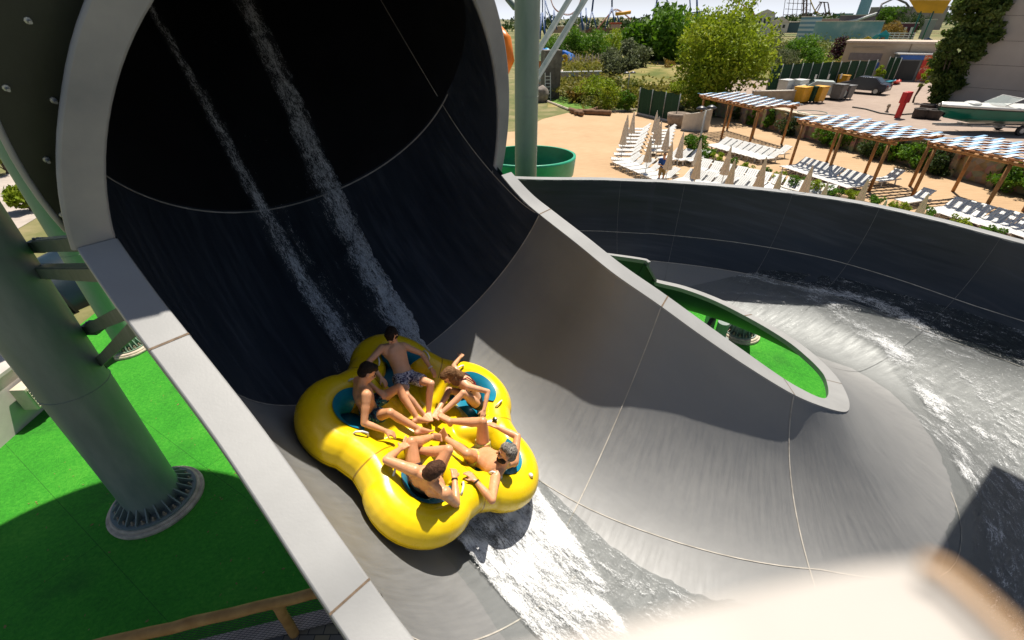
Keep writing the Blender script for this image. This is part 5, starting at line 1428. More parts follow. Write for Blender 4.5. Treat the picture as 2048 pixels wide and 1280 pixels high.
pp = at(1354, 252, 0); rt = empty('stone_planter', tuple(pp), 0, 'round grey stone planter by the green screen', 'planter')
MB().lathe([(.75, 0), (.95, .55), (1.0, 1.05), (.85, 1.08), (.8, .9)], (0, 0, 0), 20).build('bowl', pmat('planter_stone', (.28, .22, .17), .9, .25, 4, .3, 20), rt, True)
pw = at(1385, 256, 0); rt = empty('garden_wall', tuple(pw), .35, 'short curved white garden wall beside the stone planter', 'wall')
P = [(1.3*math.cos(a), 1.3*math.sin(a)) for a in np.linspace(3.3, 5.2, 14)]
MB().grid(np.array([[(x*r_, y*r_, z) for r_, z in ((1, 0), (1, 1.25+.5*i/14), (1.1, 1.25+.5*i/14), (1.1, 0))] for i, (x, y) in enumerate(P)]), True, True).build('plaster', pmat('garden_wall_white', (.62, .58, .50), .9), rt)

def lamp_post(px, base, top, z0, label, heads=2):
    p = at(px, base, z0); lo, hi = .5, 20
    for _ in range(30):
        m = (lo+hi)/2
        if project(p+np.array([0, 0, m]))[1] > top: lo = m
        else: hi = m
    h = lo; r = empty('lamp_post', tuple(p), .4, label, 'lamp post')
    MB().tube([(0, 0, 0), (0, 0, h*.96)], [.075, .05], 10).build('pole', M_ALU, r, True)
    for q in ((-1, 1) if heads == 2 else (1,)):
        MB().tube([(0, 0, h*.94), (q*.25, 0, h)], .03, 8).build('arm', M_ALU, r, True)
        MB().lathe([(.06, .16), (.20, .10), (.36, .0), (.30, -.05), (.02, -.06)], (q*.42, 0, h), 16).build('lamp_head', pmat('lamp_dark_%s_%d' % (label[:6], q), (.05, .05, .06), .4), r, True)
    return r
lamp_post(1393, 312, 216, 0, 'leaning lamp post with two dark heads beside the far pergola')
lamp_post(1256, 176, 146, 1.6, 'small lamp post on the grassy bank below the silvery tree')
lamp_post(1862, 190, 36, Z_P, 'tall lamp post with two dark heads in front of the poplar')
# ---------------------------------------------------------------- things on and beyond the car park
def thing(name, px, py, z, label, cat, rz=0, group=None):
    p = at(px, py, z); return empty(name, tuple(p), rz, label, cat, group), p
def face_rz(p): return math.atan2(p[1], p[0])-math.pi/2    # local -y looks at the viewer
M_DG = pmat('screen_dark_green', (.008, .045, .020), .9, .35, 6, .6, 25)
def screen(a_px, b_px, z, h, label, posts=6, name='green_screen', m=M_DG):
    a, b = at(*a_px, z), at(*b_px, z); L = np.linalg.norm(b-a); r = empty(name, tuple(a), math.atan2((b-a)[1], (b-a)[0]), label, 'fence')
    rows = [[(L*i/20, .03*math.sin(i*2.1), zz) for zz in (.12, h*.5, h+.05*math.sin(i*1.3))] for i in range(21)]
    G = np.array(rows); G2 = G+np.array([0, .05, 0])
    MB().grid(G).grid(G2, True).build('screen_panel', m, r)
    for k in range(posts): MB().tube([(L*k/(posts-1), -.06, 0), (L*k/(posts-1), -.06, h+.08)], .04, 8).build('post', M_GALV, r, True)
    MB().box((L/2, .02, .07), (L, .2, .16)).build('plinth', M_KERB, r); return r
screen((1275, 228), (1352, 246), 0, 2.35, 'dark green ivy screen at the back of the plaza', 4)
screen((1530, 186), (1735, 172), Z_P, 2.5, 'long dark green fence behind the parked cars', 12)
screen((1764, 160), (1786, 163), Z_P, 2.4, 'short dark hedge screen beside the kiosk', 3)
M_SIGN = pmat('notice_white', (.7, .7, .66), .6)
for k, (x, y) in enumerate(((1626, 152), (1652, 151), (1677, 150))):
    r, p = thing('notice', x, y+2, Z_P+1.5, 'small white notice on the long green fence, %s from the left' % ORD[k], 'notice', .6, 'white notices on the green fence')
    MB().box((0, -.25, 0), (.32, .03, .45)).build('plate', M_SIGN, r)
def car(px, py, z, rz, body, label, glassy=M_BLACK):
    r, p = thing('parked_car', px, py, z, label, 'car', rz)
    prof = [(-2.1, .35), (-2.12, .75), (-1.95, .95), (-1.5, 1.02), (-.95, 1.45), (.55, 1.50), (1.25, 1.05), (1.95, .92), (2.12, .65), (2.1, .35)]
    mb = MB(); rows = []
    for y, ins in ((-.86, .0), (-.88, .06), (.88, .06), (.86, 0)): rows.append(y)
    V = []
    for y in (-.88, -.80, .80, .88):
        for x, zz in prof:
            k = (1-.10*max(0, (zz-.95)/.5)) if abs(y) > .85 else 1; V.append((x*(1 if abs(y) < .85 else .985), y*(k if zz > 1 else 1), zz*(1 if abs(y) < .85 else .985)))
    n_ = len(prof); F = []
    for i in range(3):
        for j in range(n_): F.append((i*n_+j, i*n_+(j+1) % n_, (i+1)*n_+(j+1) % n_, (i+1)*n_+j))
    F += [tuple(range(n_))[::-1], tuple(3*n_+i for i in range(n_))]
    mb.add(V, F).build('body', body, r, bevel=.05, autosmooth=.7)
    for y in (-.80, .80):
        s_ = 1 if y > 0 else -1
        MB().add([(-1.30, y+s_*.018, 1.06), (1.05, y+s_*.018, 1.06), (.50, y*.95, 1.40), (-.88, y*.95, 1.38)], [(0, 1, 2, 3)] if s_ < 0 else [(3, 2, 1, 0)]).build('side_window', glassy, r)
    MB().add([(1.27, -.66, 1.07), (1.27, .66, 1.07), (.66, .58, 1.46), (.66, -.58, 1.46)], [(0, 1, 2, 3)]).build('windscreen', glassy, r)
    MB().add([(-1.50, -.66, 1.06), (-1.50, .66, 1.06), (-1.02, .58, 1.42), (-1.02, -.58, 1.42)], [(3, 2, 1, 0)]).build('rear_window', glassy, r)
    for x in (-1.32, 1.32):
        for y in (-.80, .80):
            w_ = MB().lathe([(.30, -.10), (.33, -.06), (.33, .06), (.30, .10)], (x, y, .33), 18, (0, 1, 0)).build('wheel', M_BLACK, r)
            MB().lathe([(.20, -.115), (.20, .115)], (x, y, .33), 12, (0, 1, 0)).build('rim', M_STEEL, w_)
    for y in (-.62, .62):
        MB().box((2.09, y, .72), (.08, .30, .14)).build('headlight', M_WHITE, r); MB().box((-2.11, y, .80), (.06, .26, .16)).build('tail_light', M_RED, r)
    MB().box((-2.13, 0, .62), (.03, .50, .12)).build('number_plate', M_WHITE, r)
    return r
M_GLASS = pmat('window_glass', (.03, .04, .045), .08, .1, 2)
car(1724, 186, Z_P, 2.25, pmat('car_paint_dark', (.03, .03, .04), .25, .1, 2), 'dark estate car parked beyond the bins', M_GLASS)
car(1634, 196, Z_P, 2.7, pmat('car_paint_silver', (.48, .52, .48), .3, .08, 2), 'silver car parked behind the yellow skips', M_GLASS)
# bins and boxes by the wire fence
M_YB = pmat('bin_yellow', (.72, .36, .015), .5, .15, 4); M_GB = pmat('bin_grey', (.13, .13, .13), .6, .2, 4)
def bin_(px, py, m, label, w_=1.15, h_=1.15, rz=.55):
    r, p = thing('waste_container', px, py, Z_P, label, 'waste container', rz)
    V = [(x*(1 if z else .86)*w_/2, y*(1 if z else .8)*.5, .12+z*h_) for z in (0, 1) for x, y in ((-1, -1), (1, -1), (1, 1), (-1, 1))]
    MB().add(V, [(3, 2, 1, 0), (4, 5, 6, 7), (0, 1, 5, 4), (1, 2, 6, 5), (2, 3, 7, 6), (3, 0, 4, 7)]).build('tub', m, r, bevel=.04)
    MB().box((0, 0, h_+.16), (w_*1.05, 1.05, .07)).build('lid', m, r, bevel=.02)
    for x in (-.4, .4):
        for y in (-.3, .3): MB().lathe([(.08, -.03), (.08, .03)], (x*w_, y, .08), 10, (0, 1, 0)).build('castor', M_BLACK, r)
bin_(1600, 206, M_YB, 'yellow waste container, left one of the pair', 1.5); bin_(1632, 205, M_YB, 'yellow waste container, right one of the pair', 1.1)
bin_(1616, 205, M_DG, 'dark green waste container between the yellow pair', .8)
bin_(1672, 200, M_GB, 'grey waste container beside the two yellow ones', 1.0); bin_(1688, 198, M_GB, 'grey slant sided skip, last in the row of containers', 1.1, 1.0)
bin_(1680, 178, M_YB, 'small orange bin against the long green fence', .6)
for x, l in ((1568, 'left'), (1592, 'right')):
    r, p = thing('white_crate', x, 190, Z_P, 'large white storage box behind the wire fence, %s of two' % l, 'box', .5)
    MB().box((0, 0, .65), (1.35, 1.0, 1.3)).build('box', M_WHITE, r, bevel=.03); MB().box((0, 0, 1.34), (1.42, 1.06, .08)).build('lid', M_WHITE, r)
a, b = at(1500, 208, Z_P), at(1590, 206, Z_P); r = empty('low_wall', tuple(a), math.atan2((b-a)[1], (b-a)[0]), 'low beige parapet wall left of the yellow containers', 'wall'); L = np.linalg.norm(b-a)
MB().box((L/2, 0, .5), (L, .25, 1.0)).build('masonry', pmat('parapet_beige', (.40, .32, .22), .9, .2, 2), r); MB().box((L/2, 0, 1.03), (L+.1, .34, .07)).build('coping', M_KERB, r)
# warehouse with panel joints
wa, wb = at(1872, 213, Z_P), at(2120, 238, Z_P); d_ = unit(wb-wa); nrm = np.array([-d_[1], d_[0], 0]); L = np.linalg.norm(wb-wa)
r = empty('warehouse', tuple(wa), math.atan2(d_[1], d_[0]), 'large grey panel warehouse behind the boat and the poplar', 'building')
n = N('warehouse_panels'); v = n.coords('Object'); n.set(Base_Color=n.ramp(n.noise(.6, 5, v), [(.3, (.44, .385, .335)), (.7, (.53, .47, .41))]), Roughness=.85); n.bump(n.noise(20, 3, v), .1, .01); M_WH = n.m
for k in range(6): MB().box((L/2, 3.5, .8+k*1.61), (L, 7, 1.585)).build('wall_panel', M_WH, r)
MB().box((L/2, 3.52, 4.8), (L-.06, 6.94, 9.6)).build('wall_core', pmat('panel_joint', (.16, .14, .13), .9), r)
MB().box((L/2, 3.5, 9.72), (L+.3, 7.3, .2)).build('roof_edge', pmat('roof_edge_tan', (.42, .25, .12), .8), r)
# beige building behind the cars
def block(px, py, z, w_, d_, h_, m, label, rz=None, roof=None, name='building', cat='building'):
    p = at(px, py, z); r = empty(name, tuple(p), face_rz(p) if rz is None else rz, label, cat)
    MB().box((0, d_/2, h_/2), (w_, d_, h_)).build('wall', m, r)
    if roof == 'gable':
        MB().add([(-w_/2-.3, -.3, h_), (w_/2+.3, -.3, h_), (w_/2+.3, d_+.3, h_), (-w_/2-.3, d_+.3, h_), (-w_/2-.3, d_/2, h_+d_*.35), (w_/2+.3, d_/2, h_+d_*.35)], [(0, 1, 5, 4), (2, 3, 4, 5), (0, 4, 3), (1, 2, 5), (3, 2, 1, 0)]).build('roof', M_WHITE, r)
    elif roof: MB().box((0, d_/2, h_+.12), (w_+.3, d_+.3, .22)).build('roof', roof, r)
    return r, p
def windows(r, xs, z, w_, h_, m=None):
    for x in xs: MB().box((x, -.03, z), (w_, .05, h_)).build('window', m or M_GLASS, r)
def plan_depth(p): return (p-CAM)@V_FWD/FOC
M_BEI = pmat('render_beige', (.48, .38, .28), .9, .06, 1)
r, p = block(1772, 158, Z_P, 10.8, 6, 3.75, M_BEI, 'plain beige rendered building behind the green fence', None, pmat('coping_pinkish', (.52, .42, .34), .9)); s = plan_depth(p)
MB().box((-3.0, -.03, 2.3), (3.4, .06, .75)).build('louvre_band', pmat('louvre_grey', (.22, .19, .19), .8), r)
MB().box((-3.0, -.03, 3.2), (3.2, .06, .08)).build('ledge', M_BEI, r); MB().box((-3.0, -.03, 3.35), (3.2, .06, .08)).build('ledge', M_BEI, r)
MB().box((-1.5, -.03, 1.3), (.45, .06, .9)).build('blue_sign', pmat('sign_blue', (.02, .10, .40), .5), r)
MB().box((1.15, -.02, 1.87), (.12, .08, 3.7)).build('panel_joint', pmat('joint_brown', (.25, .18, .12), .9), r)
# kiosk
p = at(1812, 162, Z_P); r = empty('kiosk', tuple(p), face_rz(p)+.25, 'small red and white kiosk with a blue fascia and a dark opening', 'kiosk')
MB().box((0, 1.5, 1.35), (3.4, 3.0, 2.7)).build('wall', pmat('kiosk_grey', (.20, .22, .22), .8), r)
MB().box((-.35, -.05, 2.45), (2.4, .12, .45)).build('fascia', pmat('fascia_blue', (.02, .13, .48), .4), r)
MB().box((0, 1.5, 2.78), (3.7, 3.3, .14)).build('roof', M_WHITE, r)
n = N('kiosk_red_art'); n.set(Base_Color=n.ramp(n.noise(2.2, 3, dist=1.2), [(.40, (.55, .02, .015)), (.5, (.65, .18, .04)), (.58, (.62, .45, .40))], 'CONSTANT'), Roughness=.5)
MB().box((1.30, -.06, 1.35), (1.0, .14, 2.7)).build('side_panel', n.m, r)
MB().box((-.40, -.02, 1.1), (1.9, .06, 2.0)).build('opening', M_DK, r)
for k, (x, m, l) in enumerate(((1776, 'blue', 'turquoise plastic canoe lying beside the kiosk'), (1792, 'red', 'red plastic canoe lying before the kiosk'))):
    p = at(x, 168, Z_P); r = empty('canoe', tuple(p), .5+k*.3, l, 'canoe')
    V = []; F = []; 
    for i in range(13):
        t = -1+2*i/12; w_ = .36*(1-t*t)**.7+.01
        for a in np.linspace(0, math.pi, 9): V.append((t*1.4, w_*math.cos(a), .30-(.28*(1-t**4))*math.sin(a)+.10*t*t))
    mb = MB(); mb.grid(np.array(V).reshape(13, 9, 3)); mb.build('hull', pmat('canoe_'+m, (.01, .25, .36) if m == 'blue' else (.5, .03, .02), .4), r, True)
    MB().box((0, 0, .27), (1.9, .42, .04)).build('deck', pmat('canoe_deck_'+m, (.02, .35, .45) if m == 'blue' else (.55, .06, .04), .4), r)
# red hydrant cabinet, hydrant
M_FIRE = pmat('fire_red', (.55, .008, .010), .4, .1, 4)
r, p = thing('hose_cabinet', 1794, 236, Z_P, 'red hose cabinet on a red stand by the kerb', 'hose cabinet', .5)
MB().box((0, 0, .55), (.34, .3, 1.1)).build('stand', M_FIRE, r, bevel=.02); MB().box((0, -.02, 1.42), (.85, .34, .75)).build('cabinet', M_FIRE, r, bevel=.02); MB().box((0, -.195, 1.42), (.7, .02, .6)).build('door', pmat('fire_red_door', (.48, .012, .015), .3), r)
r, p = thing('hydrant', 1773, 224, Z_P, 'small rusty hydrant standing left of the red cabinet', 'hydrant')
MB().lathe([(.14, 0), (.14, .05), (.08, .07), (.08, .42), (.12, .46), (.10, .56), (.03, .62)], (0, 0, 0), 14).build('barrel', M_RUST, r, True)
for q in (-1, 1): MB().lathe([(.05, 0), (.05, .12)], (0, 0, .40), 10, (q, .2, 0)).build('outlet', M_RUST, r)
r, p = thing('hose', 1740, 224, Z_P, 'thin dark pipe lying along the edge of the car park', 'pipe')
MB().tube([at(x, y, Z_P+.05)-p for x, y in ((1705, 214), (1732, 218), (1760, 226), (1790, 230), (1830, 227))], .05, 8).build('pipe', M_DK, r, True)
for k, (x, y) in enumerate(((1838, 236), (1862, 238), (1850, 226), (1884, 230))):
    r, p = thing('oil_drum', x, y, Z_P, 'dark weathered tub beside the boat, %s from the left' % ('first', 'third', 'second', 'fourth')[k], 'tub', 0, 'dark tubs between hydrant and boat')
    MB().lathe([(.46, 0), (.52, .25), (.50, .55), (.55, .62), (.50, .66), (.44, .60), (.40, .3)], (0, 0, 0), 20).build('tub', pmat('tub_dark_%d' % k, (.045, .035, .03), .8, .3, 4), r, True)
# motorboat on its trailer
bp = at(1872, 262, Z_P); be = at(2120, 268, Z_P); bd_ = unit((be-bp)*np.array([1, 1, 0]))
r = empty('motorboat', tuple(bp), math.atan2(bd_[1], bd_[0]), 'teal green motorboat with white deck and windscreen on a trailer', 'boat')
M_TEAL = pmat('hull_teal', (.004, .14, .095), .3, .15, 1.2); M_DECK = pmat('boat_white', (.66, .66, .63), .35, .08, 2)
Lb = 6.9; G = []
for i in range(21):
    t = i/20; w_ = 1.12*min(1, (t*2.1+.02)**.55); x = t*Lb; zk = .55+.55*max(0, .25-t)*2.2; zs = 1.62-.12*t
    G.append([(x-(.45*(1-t)**3 if True else 0)*(a_ > 0), s_*w_*q, z) for s_, q, z, a_ in ((-1, 1, zs, 1), (-1, .93, zs-.32, 1), (-1, .80, zk+.28, 0), (0, 0, zk, 0), (1, .80, zk+.28, 0), (1, .93, zs-.32, 1), (1, 1, zs, 1))])
G = np.array(G); MB().grid(G, True).build('hull', M_TEAL, r, autosmooth=.5)
mb = MB(); D = np.stack([G[:, 0], G[:, 0]*.5+G[:, 6]*.5+np.array([0, 0, .18]), G[:, 6]], 1); mb.grid(D, True); mb.build('deck', M_DECK, r, True)
for e in (0, 6): MB().tube(list(G[:, e]+np.array([0, 0, -.02])), .085, 10).build('gunwale', M_DECK, r, True)
MB().tube(list(G[:, 0]+np.array([0, -.05, -.13])), .022, 8).build('rub_strip', M_BLACK, r, True)
wsx = [(2.3, -.75, 1.70), (2.75, 0, 1.75), (2.3, .75, 1.70)]
M_CLEAR = N('boat_glass'); M_CLEAR.set(Base_Color=(.55, .62, .60), Roughness=.05, Alpha=.45); M_CLEAR = M_CLEAR.m
MB().add([(2.6, -.95, 1.70), (2.2, -.45, 1.74), (2.2, .45, 1.74), (2.6, .95, 1.70), (3.4, -.92, 2.12), (3.1, -.42, 2.18), (3.1, .42, 2.18), (3.4, .92, 2.12)], [(0, 1, 5, 4), (1, 2, 6, 5), (2, 3, 7, 6)]).build('windscreen', M_CLEAR, r)
MB().tube([(2.6, -.95, 1.70), (3.4, -.92, 2.12), (3.1, -.42, 2.18), (3.1, .42, 2.18), (3.4, .92, 2.12), (2.6, .95, 1.70)], .028, 8).build('windscreen_frame', M_DECK, r, True)
MB().tube([(3.9, -.95, 1.65), (4.3, -.93, 2.05), (5.6, -.93, 2.1), (6.4, -.95, 1.7)], .03, 8).build('grab_rail', M_DECK, r, True)
MB().sphere((1.35, 0, 1.72), (.42, .55, .14), 18, 8).build('hatch', M_DECK, r, True)
t_ = empty('boat_trailer', tuple(bp), math.atan2(bd_[1], bd_[0]), 'grey boat trailer under the teal motorboat', 'trailer')
for y in (-.6, .6): MB().bar((-.3, y*.3, .42), (6.2, y, .42), .10).build('rail', M_STEEL, t_)
for x in (1.5, 3.2, 5.0): MB().bar((x, -.75, .46), (x, .75, .46), .09).build('crossbar', M_STEEL, t_)
for y in (-.95, .95):
    w_ = MB().lathe([(.28, -.09), (.31, -.05), (.31, .05), (.28, .09)], (4.2, y, .31), 18, (0, 1, 0)).build('wheel', M_BLACK, t_); MB().lathe([(.15, -.10), (.15, .10)], (4.2, y, .31), 10, (0, 1, 0)).build('rim', M_STEEL, w_)
# logs, kerb, stone pillar, ladder on the bank
M_DRIFT = pmat('driftwood', (.20, .11, .06), .95, .35, 3, .5, 15)
for k, (a, b, r_, l) in enumerate((((1143, 222), (1222, 226), .26, 'thick brown tree trunk lying at the edge of the plaza'), ((1150, 226), (1200, 217), .18, 'thinner log lying across the thick trunk'), ((1140, 219), (1165, 228), .22, 'short stump end at the left of the lying logs'))):
    A_, B_ = at(*a, .25), at(*b, .25)
    o = MB().tube([A_+(B_-A_)*t+np.array([0, 0, .1*nz(t*4, k, 1)]) for t in np.linspace(0, 1, 9)], [r_*(1+.25*nz(t*5, k, 7)) for t in np.linspace(0, 1, 9)], 10).build('log', M_DRIFT, None, True); tag(o, l, 'log', 'logs at the plaza edge')
kb_ = [at(x, y, .06) for x, y in ((1085, 199), (1110, 208), (1138, 219), (1180, 226), (1240, 222), (1272, 219))]
o = MB().tube(kb_, .12, 6).build('bank_kerb', M_CONC, None); tag(o, 'pale kerb along the foot of the grassy bank', 'kerb')
q = [at(x, y, 0)[:2] for x, y in ((1090, 199), (1138, 217), (1185, 222), (1200, 205), (1125, 193))]
sheet('lawn', [tuple(p) for p in q], .03, pmat('lawn_green', (.10, .20, .02), 1, .35, 1.5, .5, 10))
r, p = thing('stone_pillar', 1104, 198, 0, 'square dark stone pillar behind the white ladder', 'pillar', .2)
MB().box((0, .9, 1.65), (1.9, 1.8, 3.3)).build('lower_block', pmat('pillar_stone', (.16, .14, .12), .95, .35, 2, .5, 8), r); MB().box((0, .9, 4.2), (2.1, 1.8, 1.8)).build('upper_block', pmat('pillar_stone_top', (.20, .18, .155), .95, .35, 2, .5, 8), r)
r, p = thing('ladder', 1096, 201, 0, 'white wooden ladder leaning on the stone pillar', 'ladder', .2)
for x in (-.32, .32): MB().bar((x, 0, 0), (x, .5, 2.9), .08).build('stile', M_WHITE, r)
for k in range(7): MB().bar((-.32, .06+.5*k/7.5, .35+.36*k), (.32, .06+.5*k/7.5, .35+.36*k), .07).build('rung', M_WHITE, r)
r, p = thing('boulder', 1083, 203, 0, 'grey boulder beside the white ladder', 'boulder')
bm_ = MB().sphere((0, 0, .7), (.85, .7, .95), 18, 12); bm_.v = [tuple(np.array(v_)*(1+.16*nz(v_[0]*2, v_[1]*2, v_[2]*2))) for v_ in bm_.v]; bm_.build('rock', pmat('boulder_grey', (.26, .22, .19), .95, .3, 3, .5, 10), r, True)
# children's pool: blue slide with a tower, flower sign, pool rim
M_BSL = pmat('slide_blue', (.01, .12, .46), .35, .15, 1)
r, p = thing('blue_slide', 1118, 140, 0, 'blue curling water slide by the children pool', 'water slide')
dp = (p-CAM)@V_FWD
P = [at_depth(x, y, dd)-p for x, y, dd in ((1070, 98, dp), (1096, 108, dp-2), (1118, 118, dp-2), (1138, 122, dp), (1143, 114, dp+2), (1130, 108, dp+3), (1112, 106, dp+3))]
MB().tube(P, .62, 14).build('chute', M_BSL, r, True)
P = [at_depth(x, y, dp)-p for x, y in ((1098, 104), (1086, 118), (1078, 140))]
MB().tube(P, .95, 12).build('drop_chute', pmat('slide_turquoise', (.01, .27, .50), .35), r, True)
for x in (1088, 1112, 1136):
    a = at(x, 146, 0)-p; MB().tube([a, a+np.array([0, 0, 3.0])], .12, 8).build('post', M_GALV, r, True)
r, p = thing('flower_sign', 1128, 141, 0, 'big yellow flower decoration on a pole', 'decoration'); M_FL = pmat('flower_yellow', (.75, .48, .02), .5)
MB().tube([(0, 0, 0), (0, 0, 1.6)], .06, 8).build('pole', M_GALV, r, True)
for k in range(8):
    a = 2*math.pi*k/8; MB().sphere((.45*math.cos(a), 0, 2.0+.45*math.sin(a)), (.26, .08, .26), 10, 7).build('petal', M_FL, r, True)
MB().sphere((0, -.06, 2.0), (.25, .08, .25), 12, 8).build('centre', M_TERRA, r, True)
r, p = thing('pool_wall', 1140, 176, 0, 'pale low wall round the children pool with coloured panels', 'pool wall', .1)
n = N('pool_wall_colours'); n.set(Base_Color=n.ramp(n.noise(.9, 3, dist=.8), [(.42, (.55, .50, .46)), (.5, (.58, .40, .36)), (.57, (.38, .55, .58)), (.64, (.62, .60, .56))], 'CONSTANT'), Roughness=.6)
MB().box((0, 1, .9), (9, .3, 1.8)).build('panel', n.m, r); MB().box((0, 1, 1.9), (9.3, .5, .15)).build('coping', M_WHITE, r)
r, p = thing('pool_deck', 1150, 152, 0, 'white pool terrace crowded with loungers in the distance', 'terrace', .05); MB().box((0, 0, .4), (14, 5, .8)).build('slab', pmat('terrace_pale', (.58, .50, .44), .9, .25, .8), r)
r, p = thing('mushroom', 1080, 150, 0, 'round mint coloured ball decoration by the blue slide', 'decoration'); MB().tube([(0, 0, 0), (0, 0, 2.2)], .5, 14).build('stem', pmat('deco_orange', (.62, .20, .03), .5), r, True); MB().sphere((0, 0, 2.9), (.95, .95, .85), 18, 12).build('ball', pmat('deco_mint', (.45, .62, .42), .5), r, True)

# ---------------------------------------------------------------- amusement park on the skyline
M_W2 = pmat('house_white', (.62, .62, .62), .8, .05, 1); M_RF = pmat('house_roof', (.66, .62, .58), .8)
r, p = block(1523, 68, Z_P, 1, 1, 1, M_W2, 'white house with a blue grey side wing on the skyline'); s = plan_depth(p)
def rescale(r, w_, d_, h_): r.scale = (w_, d_, h_)
for o in list(r.children): bpy.data.objects.remove(o)
def house(r, s, w_, h_, gable):
    W, Hh = w_*s, h_*s; D = W*.8
    MB().box((0, D/2, Hh/2), (W, D, Hh)).build('wall', M_W2, r)
    MB().add([(-W*.55, -.4, Hh), (W*.55, -.4, Hh), (W*.55, D+.4, Hh), (-W*.55, D+.4, Hh), (0, -.4, Hh+gable*s), (0, D+.4, Hh+gable*s)], [(0, 4, 5, 3), (1, 2, 5, 4), (0, 1, 4), (2, 3, 5)]).build('roof', M_RF, r)
    for x in (-.25, .0, .25): MB().box((x*W, -.05*s*3, Hh*.62), (W*.13, .1*s*3, Hh*.30)).build('window', M_GLASS, r)
house(r, s, 32, 34, 7)
r, p = block(1555, 66, Z_P, 1, 1, 1, M_W2, 'white gabled house beside the house with the grey wing'); s = plan_depth(p)
for o in list(r.children): bpy.data.objects.remove(o)
house(r, s, 32, 18, 10)
n = N('cloud_mural'); v = n.coords('Object'); n.set(Base_Color=n.ramp(n.noise(.16, 4, v), [(.42, (.20, .38, .42)), (.52, (.30, .46, .48)), (.62, (.58, .64, .64))]), Roughness=.8)
def wall_px(x0, x1, yb, yt, z, m, label, name='building', cat='building', thick=1.0, rz=0):
    p = at((x0+x1)/2, yb, z); s = plan_depth(p); r = empty(name, tuple(p), face_rz(p)+rz, label, cat)
    MB().box((0, thick/2, (yb-yt)*s/2), ((x1-x0)*s, thick, (yb-yt)*s)).build('wall', m, r); MB().box((0, thick/2, (yb-yt)*s+.1), ((x1-x0)*s+.2, thick+.3, .25)).build('coping', M_KERB, r); return r, p, s
wall_px(1628, 1742, 84, 50, Z_P, n.m, 'long wall painted pale blue with white clouds', 'mural_wall', 'wall')
M_STR = N('stripes_blue'); v = M_STR.coords('Object'); wv = M_STR.n('ShaderNodeTexWave'); M_STR.l(v, wv.inputs['Vector']); wv.bands_direction = 'Z'; wv.inputs['Scale'].default_value = .25
M_STR.set(Base_Color=M_STR.ramp(wv.outputs['Color'], [(.4, (.16, .30, .40)), (.6, (.50, .58, .60))]), Roughness=.8)
wall_px(1592, 1628, 82, 42, Z_P, M_STR.m, 'building with pale blue horizontal boarding left of the mural', thick=4)
r, p, s = wall_px(1634, 1672, 72, 44, Z_P, pmat('render_pink', (.60, .34, .32), .9), 'pink roofed hall behind the cloud mural', thick=6)
r, p, s = wall_px(1672, 1732, 74, 38, Z_P, pmat('hall_purple', (.22, .17, .20), .9, .2, .4), 'purple grey hall with a curved white roof edge', thick=6)
MB().tube([(-32*s, -.3, 22*s), (0, -.3, 28*s), (32*s, -.3, 40*s)], 2.2*s, 8).build('roof_edge', M_WHITE, r, True)
n = N('block_panels'); v = n.coords('Object'); n.set(Base_Color=n.ramp(n.noise(.2, 4, v), [(.3, (.30, .27, .25)), (.7, (.38, .35, .33))]), Roughness=.9)
r, p, s = wall_px(1738, 1862, 60, 22, Z_P, n.m, 'grey concrete block wall with vertical joints, above the playground', 'block_wall', 'wall')
for x in (-.25, .05, .3): MB().box((x*124*s, -.05, 19*s), (.8*s, .2, 38*s)).build('joint', pmat('joint_grey%d' % int(x*100), (.15, .13, .12), .9), r)
r, p, s = wall_px(1838, 1856, 78, 46, Z_P, pmat('billboard_grey', (.36, .35, .34), .8), 'pale leaning board beside the poplar crown', 'board', 'board', .3, .3)
r, p, s = wall_px(1776, 1820, 78, 52, Z_P, pmat('gallery_plum', (.16, .05, .07), .8, .4, .5), 'plum coloured playground gallery with white figures', 'gallery', 'building', 1.5)
for k in range(4): MB().box(((-16+10*k)*s, -.4, 15*s), (4*s, .4, 10*s)).build('figure_panel', M_WHITE, r)
# white fence and coloured playhouses
p = at(1793, 84, Z_P); s = plan_depth(p); r = empty('picket_fence', tuple(p), face_rz(p), 'white rail fence in front of the plum gallery', 'fence')
for k in range(4): MB().box((0, 0, (3+4*k)*s), (48*s, .15, 1.6*s)).build('rail', M_WHITE, r)
for k in range(7): MB().box(((-24+8*k)*s, .1, 8*s), (1.3*s, .15, 16*s)).build('post', M_WHITE, r)
for k, (x, yb, w_, h_, c, l) in enumerate(((1731, 88, 16, 12, (.70, .48, .03), 'small yellow playhouse with a pitched roof'), (1748, 86, 12, 14, (.05, .35, .42), 'narrow turquoise playhouse beside the yellow one'), (1762, 86, 18, 20, (.02, .36, .46), 'turquoise playhouse with an orange doorway'), (1852, 88, 16, 10, (.03, .07, .18), 'navy blue playhouse under the poplar'))):
    p = at(x, yb, Z_P); s = plan_depth(p); r = empty('playhouse', tuple(p), face_rz(p), l, 'playhouse', 'playhouses in the playground'); m = pmat('playhouse_%d' % k, c, .6)
    MB().box((0, 2*s, h_*.35*s), (w_*s, 4*s, h_*.7*s)).build('wall', m, r)
    MB().add([(-w_*.6*s, -.3, h_*.65*s), (w_*.6*s, -.3, h_*.65*s), (0, -.3, h_*1.1*s), (-w_*.6*s, 4*s, h_*.65*s), (w_*.6*s, 4*s, h_*.65*s), (0, 4*s, h_*1.1*s)], [(0, 1, 2), (3, 5, 4), (0, 2, 5, 3), (1, 4, 5, 2)]).build('roof', m, r)
    MB().box((0, -.1, h_*.25*s), (w_*.35*s, .15, h_*.45*s)).build('doorway', M_TERRA if k != 3 else M_DK, r)
p = at_depth(1856, 8, 120); r = empty('canopy', tuple(p), face_rz(p), 'orange yellow pointed canopy on the skyline', 'canopy'); s = 120/FOC; m = pmat('canopy_orange', (.75, .36, .02), .6, .2, .3)
